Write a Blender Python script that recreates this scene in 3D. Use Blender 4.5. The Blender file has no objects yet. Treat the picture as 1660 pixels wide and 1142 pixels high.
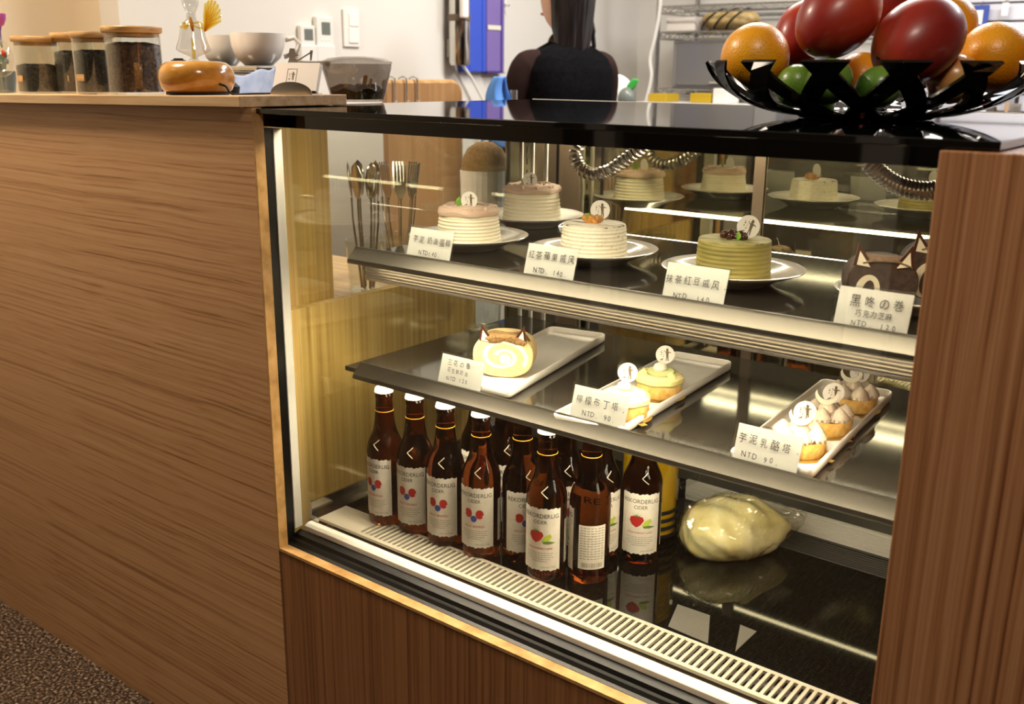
import bpy, bmesh, math, random
from mathutils import Vector, Matrix, Euler
random.seed(7)
PI = math.pi
S = bpy.context.scene
COL = S.collection

# ------------------------------------------------------------------ camera
CAM = dict(yaw=.6623, pit=.2756, rol=.0089, c=Vector((1.2635, -.9723, 1.3)), f=1603.4)
_f = Vector((-math.sin(CAM['yaw'])*math.cos(CAM['pit']), math.cos(CAM['yaw'])*math.cos(CAM['pit']), -math.sin(CAM['pit'])))
_r = Vector((math.cos(CAM['yaw']), math.sin(CAM['yaw']), 0)); _u = _r.cross(_f)
_cr, _sr = math.cos(CAM['rol']), math.sin(CAM['rol'])
_r, _u = _r*_cr + _u*_sr, _u*_cr - _r*_sr
cam = bpy.data.cameras.new('camera'); camo = bpy.data.objects.new('camera', cam); COL.objects.link(camo)
camo.matrix_world = Matrix(((_r.x, _u.x, -_f.x, CAM['c'].x), (_r.y, _u.y, -_f.y, CAM['c'].y), (_r.z, _u.z, -_f.z, CAM['c'].z), (0, 0, 0, 1)))
cam.sensor_fit = 'HORIZONTAL'; cam.sensor_width = 36; cam.lens = CAM['f']/1660*36; cam.clip_start = .01
cam.dof.use_dof = True; cam.dof.focus_distance = 1.55; cam.dof.aperture_fstop = 6.3
S.camera = camo
def ray(px, py): return _f + _r*((px-830)/CAM['f']) - _u*((py-571)/CAM['f'])
def at(px, py, x=None, y=None, z=None, d=None):
    """the point of the place seen at (px, py) of the photograph on the plane x/y/z = const (or at depth d)"""
    v = ray(px, py); c = CAM['c']
    t = d if d is not None else (x-c.x)/v.x if x is not None else (y-c.y)/v.y if y is not None else (z-c.z)/v.z
    return c + v*t
def depth(p): return (Vector(p)-CAM['c']).dot(_f)

# ------------------------------------------------------------------ light and exposure
S.view_settings.view_transform = 'Standard'; S.view_settings.look = 'None'
S.view_settings.gamma = 1; S.view_settings.use_curve_mapping = False
S.view_settings.exposure = 0.3
S.cycles.use_denoising = True
S.cycles.max_bounces = 12; S.cycles.transparent_max_bounces = 24; S.cycles.caustics_reflective = False; S.cycles.caustics_refractive = False
S.cycles.sample_clamp_indirect = 4
W = bpy.data.worlds.new('world'); S.world = W; W.use_nodes = True
W.node_tree.nodes['Background'].inputs[0].default_value = (.5, .45, .4, 1); W.node_tree.nodes['Background'].inputs[1].default_value = .025
LED_POWER, LED_SHELF, LED_REAR = 38.0, 64.0, 11.0
def area(name, loc, size, power, color, rot=(0, 0, 0)):
    l = bpy.data.lights.new(name, 'AREA'); l.shape = 'RECTANGLE'; l.size, l.size_y = size; l.energy = power; l.color = color
    o = bpy.data.objects.new(name, l); o.location = loc; o.rotation_euler = rot; COL.objects.link(o); return o
area('kitchen_ceiling_lamp', (-.2, 1.9, 2.56), (1.2, .34), 44, (1, .93, .84))
area('kitchen_ceiling_lamp', (1.2, 2.5, 2.56), (1.2, .34), 50, (.95, .96, 1))
area('counter_spot_lamp', (-.8, -.33, 2.45), (.25, .25), 32, (1, .84, .66))
area('dining_ceiling_lamp', (-1.1, -1.6, 2.56), (.5, .5), 1.5, (1, .82, .64))
area('dining_ceiling_lamp', (1.45, -.8, 2.5), (.4, .4), 13.5, (1, .85, .7))

# ------------------------------------------------------------------ materials
def lin(h):
    if isinstance(h, str):
        h = h.lstrip('#'); h = [int(h[i:i+2], 16)/255 for i in (0, 2, 4)]
    return tuple((c/12.92 if c <= .04045 else ((c+.055)/1.055)**2.4) for c in h) + (1,)
def new_mat(name):
    m = bpy.data.materials.new(name); m.use_nodes = True; nt = m.node_tree
    return m, nt, nt.nodes['Principled BSDF']
def pm(name, col, rough=.5, metal=0, trans=0, ior=1.45, coat=0, emit=0, sss=0, spec=.5, bump=None, alpha=1):
    m, nt, b = new_mat(name)
    b.inputs['Base Color'].default_value = lin(col); b.inputs['Roughness'].default_value = rough
    b.inputs['Metallic'].default_value = metal; b.inputs['Transmission Weight'].default_value = trans; b.inputs['IOR'].default_value = ior
    b.inputs['Coat Weight'].default_value = coat; b.inputs['Specular IOR Level'].default_value = spec; b.inputs['Alpha'].default_value = alpha
    if emit: b.inputs['Emission Color'].default_value = lin(col); b.inputs['Emission Strength'].default_value = emit
    if sss: b.inputs['Subsurface Weight'].default_value = sss; b.inputs['Subsurface Radius'].default_value = (.01, .006, .003); b.inputs['Subsurface Scale'].default_value = .5
    if bump:
        n = nt.nodes.new('ShaderNodeTexNoise'); n.inputs['Scale'].default_value = bump[0]; n.inputs['Detail'].default_value = 4
        tc = nt.nodes.new('ShaderNodeTexCoord'); nt.links.new(tc.outputs['Object'], n.inputs['Vector'])
        bp = nt.nodes.new('ShaderNodeBump'); bp.inputs['Strength'].default_value = bump[1]; bp.inputs['Distance'].default_value = bump[2]
        nt.links.new(n.outputs['Fac'], bp.inputs['Height']); nt.links.new(bp.outputs[0], b.inputs['Normal'])
    return m
def noise_mat(name, cols, scale, stretch=(1, 1, 1), detail=3, rough=.5, coat=0, warp=0, bump=0, sss=0, metal=0, stops=None, spec=.5):
    """base colour from a ramp over a (stretched) noise in object space"""
    m, nt, b = new_mat(name); L = nt.links
    tc = nt.nodes.new('ShaderNodeTexCoord'); mp = nt.nodes.new('ShaderNodeMapping'); mp.inputs['Scale'].default_value = stretch
    L.new(tc.outputs['Object'], mp.inputs['Vector']); vec = mp.outputs[0]
    if warp:
        wn = nt.nodes.new('ShaderNodeTexNoise'); wn.inputs['Scale'].default_value = 3.5; L.new(tc.outputs['Object'], wn.inputs['Vector'])
        sc = nt.nodes.new('ShaderNodeVectorMath'); sc.operation = 'SCALE'; sc.inputs['Scale'].default_value = warp; L.new(wn.outputs['Color'], sc.inputs[0])
        ad = nt.nodes.new('ShaderNodeVectorMath'); ad.operation = 'ADD'; L.new(vec, ad.inputs[0]); L.new(sc.outputs[0], ad.inputs[1]); vec = ad.outputs[0]
    n = nt.nodes.new('ShaderNodeTexNoise'); n.inputs['Scale'].default_value = scale; n.inputs['Detail'].default_value = detail; n.inputs['Roughness'].default_value = .6
    L.new(vec, n.inputs['Vector'])
    r = nt.nodes.new('ShaderNodeValToRGB'); L.new(n.outputs['Fac'], r.inputs[0])
    stops = stops or [.32 + .36*i/(len(cols)-1) for i in range(len(cols))]
    e = r.color_ramp.elements
    while len(e) < len(cols): e.new(.5)
    for i, cc in enumerate(cols): e[i].position = stops[i]; e[i].color = lin(cc)
    L.new(r.outputs[0], b.inputs['Base Color']); b.inputs['Roughness'].default_value = rough; b.inputs['Coat Weight'].default_value = coat
    b.inputs['Metallic'].default_value = metal; b.inputs['Specular IOR Level'].default_value = spec
    if sss: b.inputs['Subsurface Weight'].default_value = sss; b.inputs['Subsurface Radius'].default_value = (.01, .007, .004); b.inputs['Subsurface Scale'].default_value = .5
    if bump:
        bp = nt.nodes.new('ShaderNodeBump'); bp.inputs['Strength'].default_value = .6; bp.inputs['Distance'].default_value = bump
        L.new(n.outputs['Fac'], bp.inputs['Height']); L.new(bp.outputs[0], b.inputs['Normal'])
    return m
def glass_mat(name, tint=(1, 1, 1), base=.04, gain=1.0, rough=0.0, body=None, body_fac=0.0, tone=(1, 1, 1)):
    """clear sheet glass: transparent + mirror by Schlick's law (no bending), optional milky body"""
    m = bpy.data.materials.new(name); m.use_nodes = True; nt = m.node_tree; nt.nodes.clear(); L = nt.links
    out = nt.nodes.new('ShaderNodeOutputMaterial'); tr = nt.nodes.new('ShaderNodeBsdfTransparent'); tr.inputs[0].default_value = (*tint, 1)
    gl = nt.nodes.new('ShaderNodeBsdfGlossy'); gl.inputs['Roughness'].default_value = rough; gl.inputs[0].default_value = (*tone, 1)
    lw = nt.nodes.new('ShaderNodeLayerWeight'); lw.inputs[0].default_value = .5
    p = nt.nodes.new('ShaderNodeMath'); p.operation = 'POWER'; p.inputs[1].default_value = 5; L.new(lw.outputs['Facing'], p.inputs[0])
    k = nt.nodes.new('ShaderNodeMath'); k.operation = 'MULTIPLY_ADD'; k.inputs[1].default_value = (1-base)*gain; k.inputs[2].default_value = base; k.use_clamp = True
    L.new(p.outputs[0], k.inputs[0]); mx = nt.nodes.new('ShaderNodeMixShader'); L.new(k.outputs[0], mx.inputs[0])
    src = tr.outputs[0]
    if body is not None:
        df = nt.nodes.new('ShaderNodeBsdfDiffuse'); df.inputs[0].default_value = lin(body)
        m2 = nt.nodes.new('ShaderNodeMixShader'); m2.inputs[0].default_value = body_fac; L.new(tr.outputs[0], m2.inputs[1]); L.new(df.outputs[0], m2.inputs[2]); src = m2.outputs[0]
    L.new(src, mx.inputs[1]); L.new(gl.outputs[0], mx.inputs[2]); L.new(mx.outputs[0], out.inputs[0])
    return m

M = {}
WD, WM, WL = '#7d5232', '#b2805a', '#cc9a72'
M['wood_h'] = noise_mat('oak veneer with level grain', ['#8f6238', '#be9062', '#caa074'], 1, (1.0, 1.0, 170), 4, .5, warp=1.7, stops=[.30, .47, .7])
M['wood_v'] = noise_mat('oak veneer with upright grain', ['#6b4222', '#8c5d36', '#9c6d44'], 1, (190, 190, 1.2), 3, .45, warp=.8, stops=[.33, .5, .7])
M['wood_r'] = noise_mat('reddish veneer with upright grain', ['#744628', '#a8764e', '#bf9068'], 1, (150, 150, 1.0), 3, .45, warp=.8, stops=[.33, .5, .7])
M['wood_in'] = noise_mat('pale plywood with upright grain', ['#b08a48', '#cba660', '#dcbc7c'], 1, (110, 110, 1.0), 3, .5, stops=[.3, .5, .7])
M['wood_top'] = noise_mat('pale oak counter board', ['#b58f62', '#c9a67a', '#d3b48a'], 1, (4, 60, 90), 3, .4)
M['wood_edge'] = noise_mat('oak edge strip', ['#9c7644', '#b88e58', '#c69c68'], 1, (30, 30, 30), 3, .4)
M['bamboo'] = noise_mat('bamboo lid', ['#a87c46', '#c39a62', '#d0ab76'], 1, (20, 20, 160), 3, .5)
M['wood_gloss'] = noise_mat('varnished yellow wood', ['#a8701f', '#c08a3c', '#d09c54'], 1, (9, 22, 30), 3, .22, coat=.6, warp=2)
M['floor'] = noise_mat('brown speckled terrazzo', ['#1a130d', '#43342a', '#756250', '#b9a68c'], 150, (1, 1, 1), 3, .35, stops=[.40, .50, .58, .68])
M['wall'] = pm('white painted wall', '#dcd8d0', .85, bump=(60, .1, .002))
M['wall_warm'] = pm('cream painted wall', '#d8c8ac', .85, bump=(60, .1, .002))
M['ceiling'] = pm('white ceiling', '#dcd8d0', .9)
M['dark_wall'] = pm('dim brown wall', '#4a4038', .8)
M['pale_post'] = pm('pale grey post', '#cfc9bc', .7)
M['black'] = pm('black powder coated metal', '#0c0b09', .35)
M['black_glass'] = pm('black glass', '#070807', .03, coat=0, spec=.9)
M['black_rubber'] = pm('black rubber', '#161616', .7)
M['deck'] = pm('black polished deck', '#0b0a08', .035, spec=.75)
M['shelf'] = pm('smoked glass shelf', '#2b2721', .07, spec=.9)
M['alu'] = pm('brushed aluminium', '#c4beb2', .28, metal=1)
M['rail'] = pm('satin rail', '#57534b', .36, metal=1)
M['vent'] = pm('pale vent plate', '#c9c0ac', .35, metal=.35)
M['alu_dark'] = pm('dull aluminium', '#8f897e', .35, metal=1)
M['steel'] = pm('polished steel', '#cfccc4', .14, metal=1)
M['chrome'] = pm('chrome wire', '#b8b6b2', .25, metal=1)
M['coil'] = pm('steel spring sleeve', '#a8a196', .28, metal=1)
M['white_metal'] = pm('white coated metal', '#e8e4d8', .35)
M['led'] = pm('warm light strip', '#fff0d2', .5, emit=LED_POWER)
M['led_shelf'] = pm('warm shelf light strip', '#fff0d2', .5, emit=LED_SHELF)
M['led_low'] = pm('warm low light strip', '#fff0d2', .5, emit=LED_SHELF*.52)
M['led_top'] = pm('warm rear top light strip', '#fff0d2', .5, emit=46)
M['led_rear'] = pm('warm light strip at the back', '#fff0d2', .5, emit=LED_REAR)
M['glass'] = glass_mat('clear sheet glass', (.985, .99, .975), .045, .8)
M['glass_rear'] = glass_mat('rear door glass', (.42, .42, .34), .52, .48, tone=(1, .97, .74))
M['glass_side'] = glass_mat('side glass', (.95, .96, .92), .07, .9)
M['glass_ware'] = glass_mat('clear glassware', (.95, .96, .94), .06, 1.0)
M['angel_glass'] = glass_mat('blown clear glass', (.90, .90, .88), .12, 1.0)
M['acrylic'] = glass_mat('clear acrylic', (.97, .98, .98), .05, .9)
M['yellow_glass'] = glass_mat('yellow glass', (.97, .86, .45), .08, 1.0)
M['smoke'] = glass_mat('smoked plastic', (.68, .65, .62), .05, .8)
M['wrap'] = glass_mat('cling film', (.98, .98, .95), .07, 1.0, .12)
M['amber'] = pm('dark amber glass', '#954a1a', .04, trans=1, ior=1.3)
M['paper'] = pm('white paper', '#ece7dc', .6)
M['reflection_patch'] = pm('grey painted reflection', '#5c5850', .6)  # flat grey that stands in for reflections on the deck
M['card'] = pm('white card', '#eee6dc', .5)
M['label'] = noise_mat('cream bottle label', ['#dfd6c4', '#e9e2d2'], 60, rough=.6)
M['ink'] = pm('black ink', '#23201c', .6)
M['ink_grey'] = pm('grey print', '#8f8878', .6)
M['ink_brown'] = pm('brown print', '#6b5b45', .6)
M['ink_red'] = pm('red print', '#b0281e', .6)
M['ink_blue'] = pm('blue print', '#3d4f9a', .6)
M['ink_green'] = pm('green print', '#5d7f34', .6)
M['ink_lime'] = pm('lime print', '#bccb4a', .6)
M['china'] = pm('white glazed china', '#f2ece2', .12, coat=.4)
M['melamine'] = pm('white melamine tray', '#ebe4d8', .22)
M['cap'] = pm('white bottle cap', '#e8e4d0', .3)
M['cream'] = noise_mat('ivory butter cream', ['#e8dfc0', '#f2ebd2'], 25, rough=.55, sss=.15)
M['cream_speck'] = noise_mat('speckled cream', ['#a08050', '#e9e0c4', '#f2ebd4'], 140, (1, 1, 1.0), 2, .55, stops=[.24, .34, .6])
M['taro'] = noise_mat('mauve taro cream', ['#c9ab94', '#d8bda6'], 30, rough=.5, sss=.1)
M['taro_pale'] = noise_mat('pale taro cream', ['#d9c4a8', '#e6d4bc'], 30, rough=.5, sss=.1)
M['matcha'] = noise_mat('matcha cream', ['#7d7330', '#9c8f48', '#b0a25e'], 8, (1, 1, 4), 3, .6)
M['matcha_top'] = noise_mat('matcha dusted top', ['#7b7434', '#a89f62', '#c2b888'], 1, (30, 120, 30), 3, .65, warp=1.5)
M['apple_top'] = noise_mat('cream dusted with tea in stripes', ['#6b4a2c', '#e9dfc6', '#f2ead6'], 1, (20, 130, 20), 2, .6, warp=.9, stops=[.36, .43, .6])
M['sponge'] = noise_mat('yellow sponge cake', ['#d9b878', '#ead09a'], 160, rough=.85, bump=.0008)
M['sponge_brown'] = noise_mat('brown sponge skin', ['#7a5a34', '#9a7748'], 160, rough=.85, bump=.0008)
M['choc_sponge'] = noise_mat('dark cocoa sponge', ['#2c2018', '#4d3a2c'], 120, rough=.8, bump=.0008)
M['cocoa_top'] = noise_mat('cocoa dusted sponge', ['#6a523c', '#8d735a'], 120, rough=.9)
M['choc'] = pm('dark chocolate', '#43210f', .35)
M['white_choc'] = pm('white chocolate', '#f2ead0', .4)
M['crust'] = noise_mat('golden tart crust', ['#d09a44', '#e2b45e', '#ecc87c'], 120, rough=.65, bump=.0005)
M['lemon_cream'] = pm('lemon cream', '#f3e29a', .45, sss=.15)
M['lime_slice'] = pm('lime slice', '#dfe29a', .35)
M['lime_rind'] = pm('lime rind', '#4d6e2a', .4)
M['leaf'] = pm('mint leaf', '#6d9a2c', .45, sss=.1)
M['dark_leaf'] = pm('dark green leaf', '#3f4a34', .4)
M['bean_paste'] = noise_mat('red beans', ['#2c1710', '#5a3020'], 60, rough=.25)
M['apple_jam'] = noise_mat('stewed apple', ['#a86a22', '#d59a48'], 60, rough=.2, coat=.3)
M['gold'] = pm('gold cake board', '#c8a450', .3, metal=.7)
M['dough'] = noise_mat('pale yellow dough', ['#dfd08a', '#efe2a6', '#f6eebe'], 22, rough=.35, sss=.1, bump=.006)
M['juice'] = pm('yellow juice', '#e8b80c', .15, sss=.1)
M['orange'] = None
M['coffee'] = noise_mat('coffee beans', ['#150d08', '#2f2018', '#4a3626'], 170, rough=.5, bump=.004)
M['tea'] = noise_mat('dark tea leaves', ['#15140f', '#2b2a22', '#45443a'], 200, rough=.7, bump=.004)
M['beans_brown'] = noise_mat('roasted beans', ['#20130d', '#45301f', '#6b4c36'], 150, rough=.4, bump=.004)
M['blue_cloth'] = pm('blue microfibre cloth', '#6f93cf', .95)
M['blue_cloth2'] = pm('bright blue cloth', '#5a8fd8', .95)
M['blue_folder'] = pm('blue plastic folder', '#3c58c8', .35)
M['purple_folder'] = pm('purple translucent folder', '#7f6cae', .35)
M['purple_edge'] = pm('dark purple binding', '#4c3a86', .4)
M['plastic_white'] = pm('white plastic', '#e6e3dc', .35)
M['plastic_grey'] = pm('grey screen', '#6d736c', .3)
M['brown_band'] = pm('brown band', '#6a5a48', .5)
M['skin'] = noise_mat('skin', ['#c99a7c', '#dcb093'], 12, rough=.5, sss=.2)
M['hair'] = noise_mat('black hair', ['#0b0909', '#1c1717', '#2c2423'], 1, (60, 60, 4), 3, .32, spec=.4)
M['top'] = noise_mat('black knit top', ['#08080a', '#101012'], 90, rough=.95, spec=.05)
M['sheer'] = pm('sheer dark sleeve', '#2b1d1b', .9, spec=.1)
M['trousers'] = pm('dark trousers', '#1b1b20', .9)
M['oven'] = pm('grey oven front', '#8c8a88', .3, metal=.3)
M['oven_glass'] = pm('oven window', '#6e6c6a', .12, spec=.6)
M['mustard'] = pm('mustard box', '#b8981a', .5)
M['bread'] = noise_mat('bread crust', ['#a8854c', '#d8c084'], 30, rough=.6)
M['acrylic_black'] = pm('black acrylic', '#050505', .05, spec=.8)
M['green_toy'] = pm('bright green', '#3fae4c', .5)
M['magenta'] = pm('magenta plastic', '#c05ab0', .4)
M['violet'] = pm('violet metallic', '#8a62c0', .25, metal=.6)
M['slat'] = pm('white slat wall', '#d4d2d6', .5)
M['slat_gap'] = pm('grey groove', '#8c8a90', .7)
M['figure'] = pm('dull silver figure', '#9a9388', .5, metal=.25)
M['emboss_glint'] = pm('painted glint on glass', '#cdbfa8', .15)  # highlights on the embossed chevron, painted in as a pale colour
M['liquid'] = pm('golden liquid line', '#c98a20', .15)
M['tan'] = pm('tan wood handle', '#b9946a', .6)
M['red'] = pm('red plastic', '#b02030', .4)
def fruit_mat(name, cols, scale, axis, rough, bumps=None, coat=.3, stops=(.2, .5, .8), noise=.35):
    """colour runs along the fruit's own axis, broken up by noise; fine pits for citrus"""
    m, nt, b = new_mat(name); L = nt.links
    tc = nt.nodes.new('ShaderNodeTexCoord'); sp = nt.nodes.new('ShaderNodeSeparateXYZ'); L.new(tc.outputs['Generated'], sp.inputs[0])
    n = nt.nodes.new('ShaderNodeTexNoise'); n.inputs['Scale'].default_value = scale; n.inputs['Detail'].default_value = 3; L.new(tc.outputs['Object'], n.inputs['Vector'])
    a = nt.nodes.new('ShaderNodeMath'); a.operation = 'MULTIPLY_ADD'; a.inputs[1].default_value = noise*2; a.inputs[2].default_value = -noise; L.new(n.outputs['Fac'], a.inputs[0])
    s = nt.nodes.new('ShaderNodeMath'); s.operation = 'ADD'; L.new(a.outputs[0], s.inputs[0]); L.new(sp.outputs[axis], s.inputs[1])
    r = nt.nodes.new('ShaderNodeValToRGB'); L.new(s.outputs[0], r.inputs[0]); e = r.color_ramp.elements
    while len(e) < len(cols): e.new(.5)
    for i, cc in enumerate(cols): e[i].position = stops[i]; e[i].color = lin(cc)
    L.new(r.outputs[0], b.inputs['Base Color']); b.inputs['Roughness'].default_value = rough; b.inputs['Coat Weight'].default_value = coat; b.inputs['Coat Roughness'].default_value = .2
    if bumps:
        v = nt.nodes.new('ShaderNodeTexVoronoi'); v.inputs['Scale'].default_value = bumps[0]; L.new(tc.outputs['Object'], v.inputs['Vector'])
        bp = nt.nodes.new('ShaderNodeBump'); bp.inputs['Strength'].default_value = bumps[1]; bp.inputs['Distance'].default_value = .001; bp.invert = True
        L.new(v.outputs['Distance'], bp.inputs['Height']); L.new(bp.outputs[0], b.inputs['Normal'])
    return m
M['orange'] = fruit_mat('orange peel', ['#e48404', '#f09c0a', '#f5ae1c'], 10, 2, .38, (330, .35), .15)
M['mango'] = fruit_mat('red mango skin', ['#8a1e18', '#b03424', '#d4702c'], 14, 0, .4, None, .25, (.1, .5, 1.0), .45)
M['mango_b'] = fruit_mat('red and orange mango skin', ['#942018', '#b83a22', '#e08430'], 12, 2, .4, None, .25, (.25, .55, 1.0), .45)
M['peach'] = fruit_mat('blushed apple skin', ['#b8543a', '#cf8a4a', '#d8a860'], 16, 0, .3, None, .3)
M['lime'] = fruit_mat('lime peel', ['#33561a', '#4a7424', '#6a9030'], 10, 2, .35, (300, .25), .2)

# ------------------------------------------------------------------ mesh helpers
class MB:
    def __init__(s): s.v = []; s.f = []; s.mi = []; s.k = 0
    def add(s, vs, fs, T=None):
        o = len(s.v)
        s.v += [tuple(T @ Vector(p)) if T else tuple(p) for p in vs]
        s.f += [tuple(i+o for i in f) for f in fs]; s.mi += [s.k]*len(fs); return s
    def box(s, lo, hi, T=None):
        (a, b, c), (d, e, g) = lo, hi
        return s.add([(a, b, c), (d, b, c), (d, e, c), (a, e, c), (a, b, g), (d, b, g), (d, e, g), (a, e, g)],
                     [(0, 3, 2, 1), (4, 5, 6, 7), (0, 1, 5, 4), (1, 2, 6, 5), (2, 3, 7, 6), (3, 0, 4, 7)], T)
    def lathe(s, prof, n=32, c=(0, 0, 0), T=None, fn=None):
        vs = []; fs = []; idx = []
        for (r, z) in prof:
            if r < 1e-6: idx.append([len(vs)]); vs.append((c[0], c[1], c[2]+z)); continue
            row = []
            for i in range(n):
                a = 2*PI*i/n; rr, zz = (r, z) if fn is None else fn(r, z, a)
                row.append(len(vs)); vs.append((c[0]+rr*math.cos(a), c[1]+rr*math.sin(a), c[2]+zz))
            idx.append(row)
        for A, B in zip(idx, idx[1:]):
            if len(A) == 1 and len(B) == 1: continue
            for i in range(n):
                j = (i+1) % n
                if len(A) == 1: fs.append((A[0], B[j], B[i]))
                elif len(B) == 1: fs.append((A[i], A[j], B[0]))
                else: fs.append((A[i], A[j], B[j], B[i]))
        return s.add(vs, fs, T)
    def tube(s, pts, r, n=8, cap=True, closed=False):
        pts = [Vector(p) for p in pts]; N = len(pts); rr = r if isinstance(r, (list, tuple)) else [r]*N
        t0 = (pts[1]-pts[0]).normalized(); up = Vector((0, 0, 1)) if abs(t0.z) < .9 else Vector((1, 0, 0))
        x = t0.cross(up).normalized(); vs = []; fs = []
        for i, p in enumerate(pts):
            t = (pts[min(i+1, N-1)]-pts[max(i-1, 0)])
            if closed: t = pts[(i+1) % N]-pts[i-1]
            t = t.normalized() if t.length > 1e-9 else t0
            x = (x-t*x.dot(t)).normalized(); y = t.cross(x)
            for k in range(n):
                a = 2*PI*k/n; vs.append(p+x*(rr[i]*math.cos(a))+y*(rr[i]*math.sin(a)))
        for i in range(N if closed else N-1):
            for k in range(n):
                q = (k+1) % n; j = (i+1) % N
                fs.append((i*n+k, i*n+q, j*n+q, j*n+k))
        if cap and not closed: fs += [tuple(range(n))[::-1], tuple((N-1)*n+k for k in range(n))]
        return s.add(vs, fs)
    def prism(s, poly, z0, z1, T=None):
        n = len(poly); vs = [(x, y, z0) for x, y in poly]+[(x, y, z1) for x, y in poly]
        return s.add(vs, [tuple(range(n))[::-1], tuple(range(n, 2*n))]+[(i, (i+1) % n, n+(i+1) % n, n+i) for i in range(n)], T)
    def prof_x(s, prof, x0, x1):      # (y, z) outline extruded along x
        n = len(prof); vs = [(x0, y, z) for y, z in prof]+[(x1, y, z) for y, z in prof]
        return s.add(vs, [tuple(range(n)), tuple(range(n, 2*n))[::-1]]+[(i, n+i, n+(i+1) % n, (i+1) % n) for i in range(n)])
    def ball(s, c, r, n=24, m=16, T=None, fn=None):
        if not isinstance(r, (tuple, list)): r = (r, r, r)
        vs = [(0, 0, -1)]; fs = []
        for j in range(1, m):
            b = -PI/2+PI*j/m
            for i in range(n):
                a = 2*PI*i/n; vs.append((math.cos(a)*math.cos(b), math.sin(a)*math.cos(b), math.sin(b)))
        vs.append((0, 0, 1)); top = len(vs)-1
        for i in range(n): fs.append((0, 1+(i+1) % n, 1+i)); fs.append((top, 1+(m-2)*n+i, 1+(m-2)*n+(i+1) % n))
        for j in range(m-2):
            for i in range(n): a = 1+j*n+i; b = 1+j*n+(i+1) % n; fs.append((a, b, b+n, a+n))
        if fn: vs = [fn(Vector(p)) for p in vs]
        vs = [(p[0]*r[0], p[1]*r[1], p[2]*r[2]) for p in vs]
        if T: vs = [T @ Vector(p) for p in vs]
        return s.add([(p[0]+c[0], p[1]+c[1], p[2]+c[2]) for p in vs], fs)
    def grid(s, fn, nu, nv, closed_u=False):
        vs = [fn(i/(nu if closed_u else nu-1), j/(nv-1)) for j in range(nv) for i in range(nu)]; fs = []
        for j in range(nv-1):
            for i in range(nu if closed_u else nu-1):
                q = (i+1) % nu; fs.append((j*nu+i, j*nu+q, (j+1)*nu+q, (j+1)*nu+i))
        return s.add(vs, fs)
    def map(s, fn): s.v = [tuple(fn(Vector(p))) for p in s.v]; return s
    def build(s, name, mat, parent=None, smooth=35, bevel=0, sub=0, solid=0, **props):
        me = bpy.data.meshes.new(name); me.from_pydata(s.v, [], s.f)
        for m in (mat if isinstance(mat, (list, tuple)) else [mat]): me.materials.append(m)
        if s.k: me.polygons.foreach_set('material_index', s.mi)
        bm = bmesh.new(); bm.from_mesh(me); bmesh.ops.recalc_face_normals(bm, faces=bm.faces); bm.to_mesh(me); bm.free()
        if smooth:
            me.polygons.foreach_set('use_smooth', [True]*len(me.polygons)); me.set_sharp_from_angle(angle=math.radians(smooth))
        o = bpy.data.objects.new(name, me); COL.objects.link(o)
        if parent: o.parent = parent
        if solid: md = o.modifiers.new('thickness', 'SOLIDIFY'); md.thickness = solid; md.offset = 0
        if bevel: md = o.modifiers.new('bevel', 'BEVEL'); md.width = bevel; md.segments = 2; md.limit_method = 'ANGLE'
        if sub: md = o.modifiers.new('smooth', 'SUBSURF'); md.levels = sub; md.render_levels = sub
        for k, v in props.items(): o[k] = v
        return o
def tag(o, label, cat, group=None, kind=None):
    o['label'] = label; o['category'] = cat
    if group: o['group'] = group
    if kind: o['kind'] = kind
    return o
def thing(name, label, cat, loc=(0, 0, 0), rz=0, group=None):
    o = bpy.data.objects.new(name, None); o.empty_display_size = .05; COL.objects.link(o); o.location = loc; o.rotation_euler = (0, 0, rz)
    return tag(o, label, cat, group)
def struct(name, mb, mat, **k):
    o = mb.build(name, mat, **k); o['kind'] = 'structure'; return o
def dup(root, label, loc=None, rz=None, group=None):
    r = root.copy(); COL.objects.link(r); r['label'] = label
    if loc is not None: r.location = loc
    if rz is not None: r.rotation_euler = (0, 0, rz)
    if group: r['group'] = group
    for ch in root.children:
        c = ch.copy(); COL.objects.link(c); c.parent = r
        for g in ch.children:
            d = g.copy(); COL.objects.link(d); d.parent = c
    return r
_tc = {}
def text_geo(txt):
    """outline of one line of lettering, centred, one unit high"""
    if txt not in _tc:
        cu = bpy.data.curves.new('t', 'FONT'); cu.body = txt; cu.size = 1; cu.resolution_u = 3; cu.align_x = 'CENTER'; cu.align_y = 'CENTER'
        ob = bpy.data.objects.new('t', cu); COL.objects.link(ob)
        me = bpy.data.meshes.new_from_object(ob.evaluated_get(bpy.context.evaluated_depsgraph_get()))
        _tc[txt] = ([tuple(v.co) for v in me.vertices], [tuple(p.vertices) for p in me.polygons])
        bpy.data.objects.remove(ob); bpy.data.curves.remove(cu); bpy.data.meshes.remove(me)
    return _tc[txt]
def write(mb, txt, x, z, size, y=0, rot=0, sx=1.0):
    """lettering in the xz plane facing -y"""
    vs, fs = text_geo(txt); c, s_ = math.cos(rot), math.sin(rot)
    return mb.add([(x+(p[0]*c*sx-p[1]*s_)*size, y, z+(p[0]*s_*sx+p[1]*c)*size) for p in vs], fs)
def handwrite(mb, txt, x, z, size, pitch, y=0):
    n = len(txt)
    for i, ch in enumerate(txt):
        if ch == ' ': continue
        write(mb, ch, x+(i-(n-1)/2)*pitch+random.uniform(-.06, .06)*size, z+random.uniform(-.07, .07)*size, size*random.uniform(.9, 1.06), y, random.uniform(-.07, .07), .86)
def flat(poly, y=0): return [(p[0], y, p[1]) for p in poly]
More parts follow.
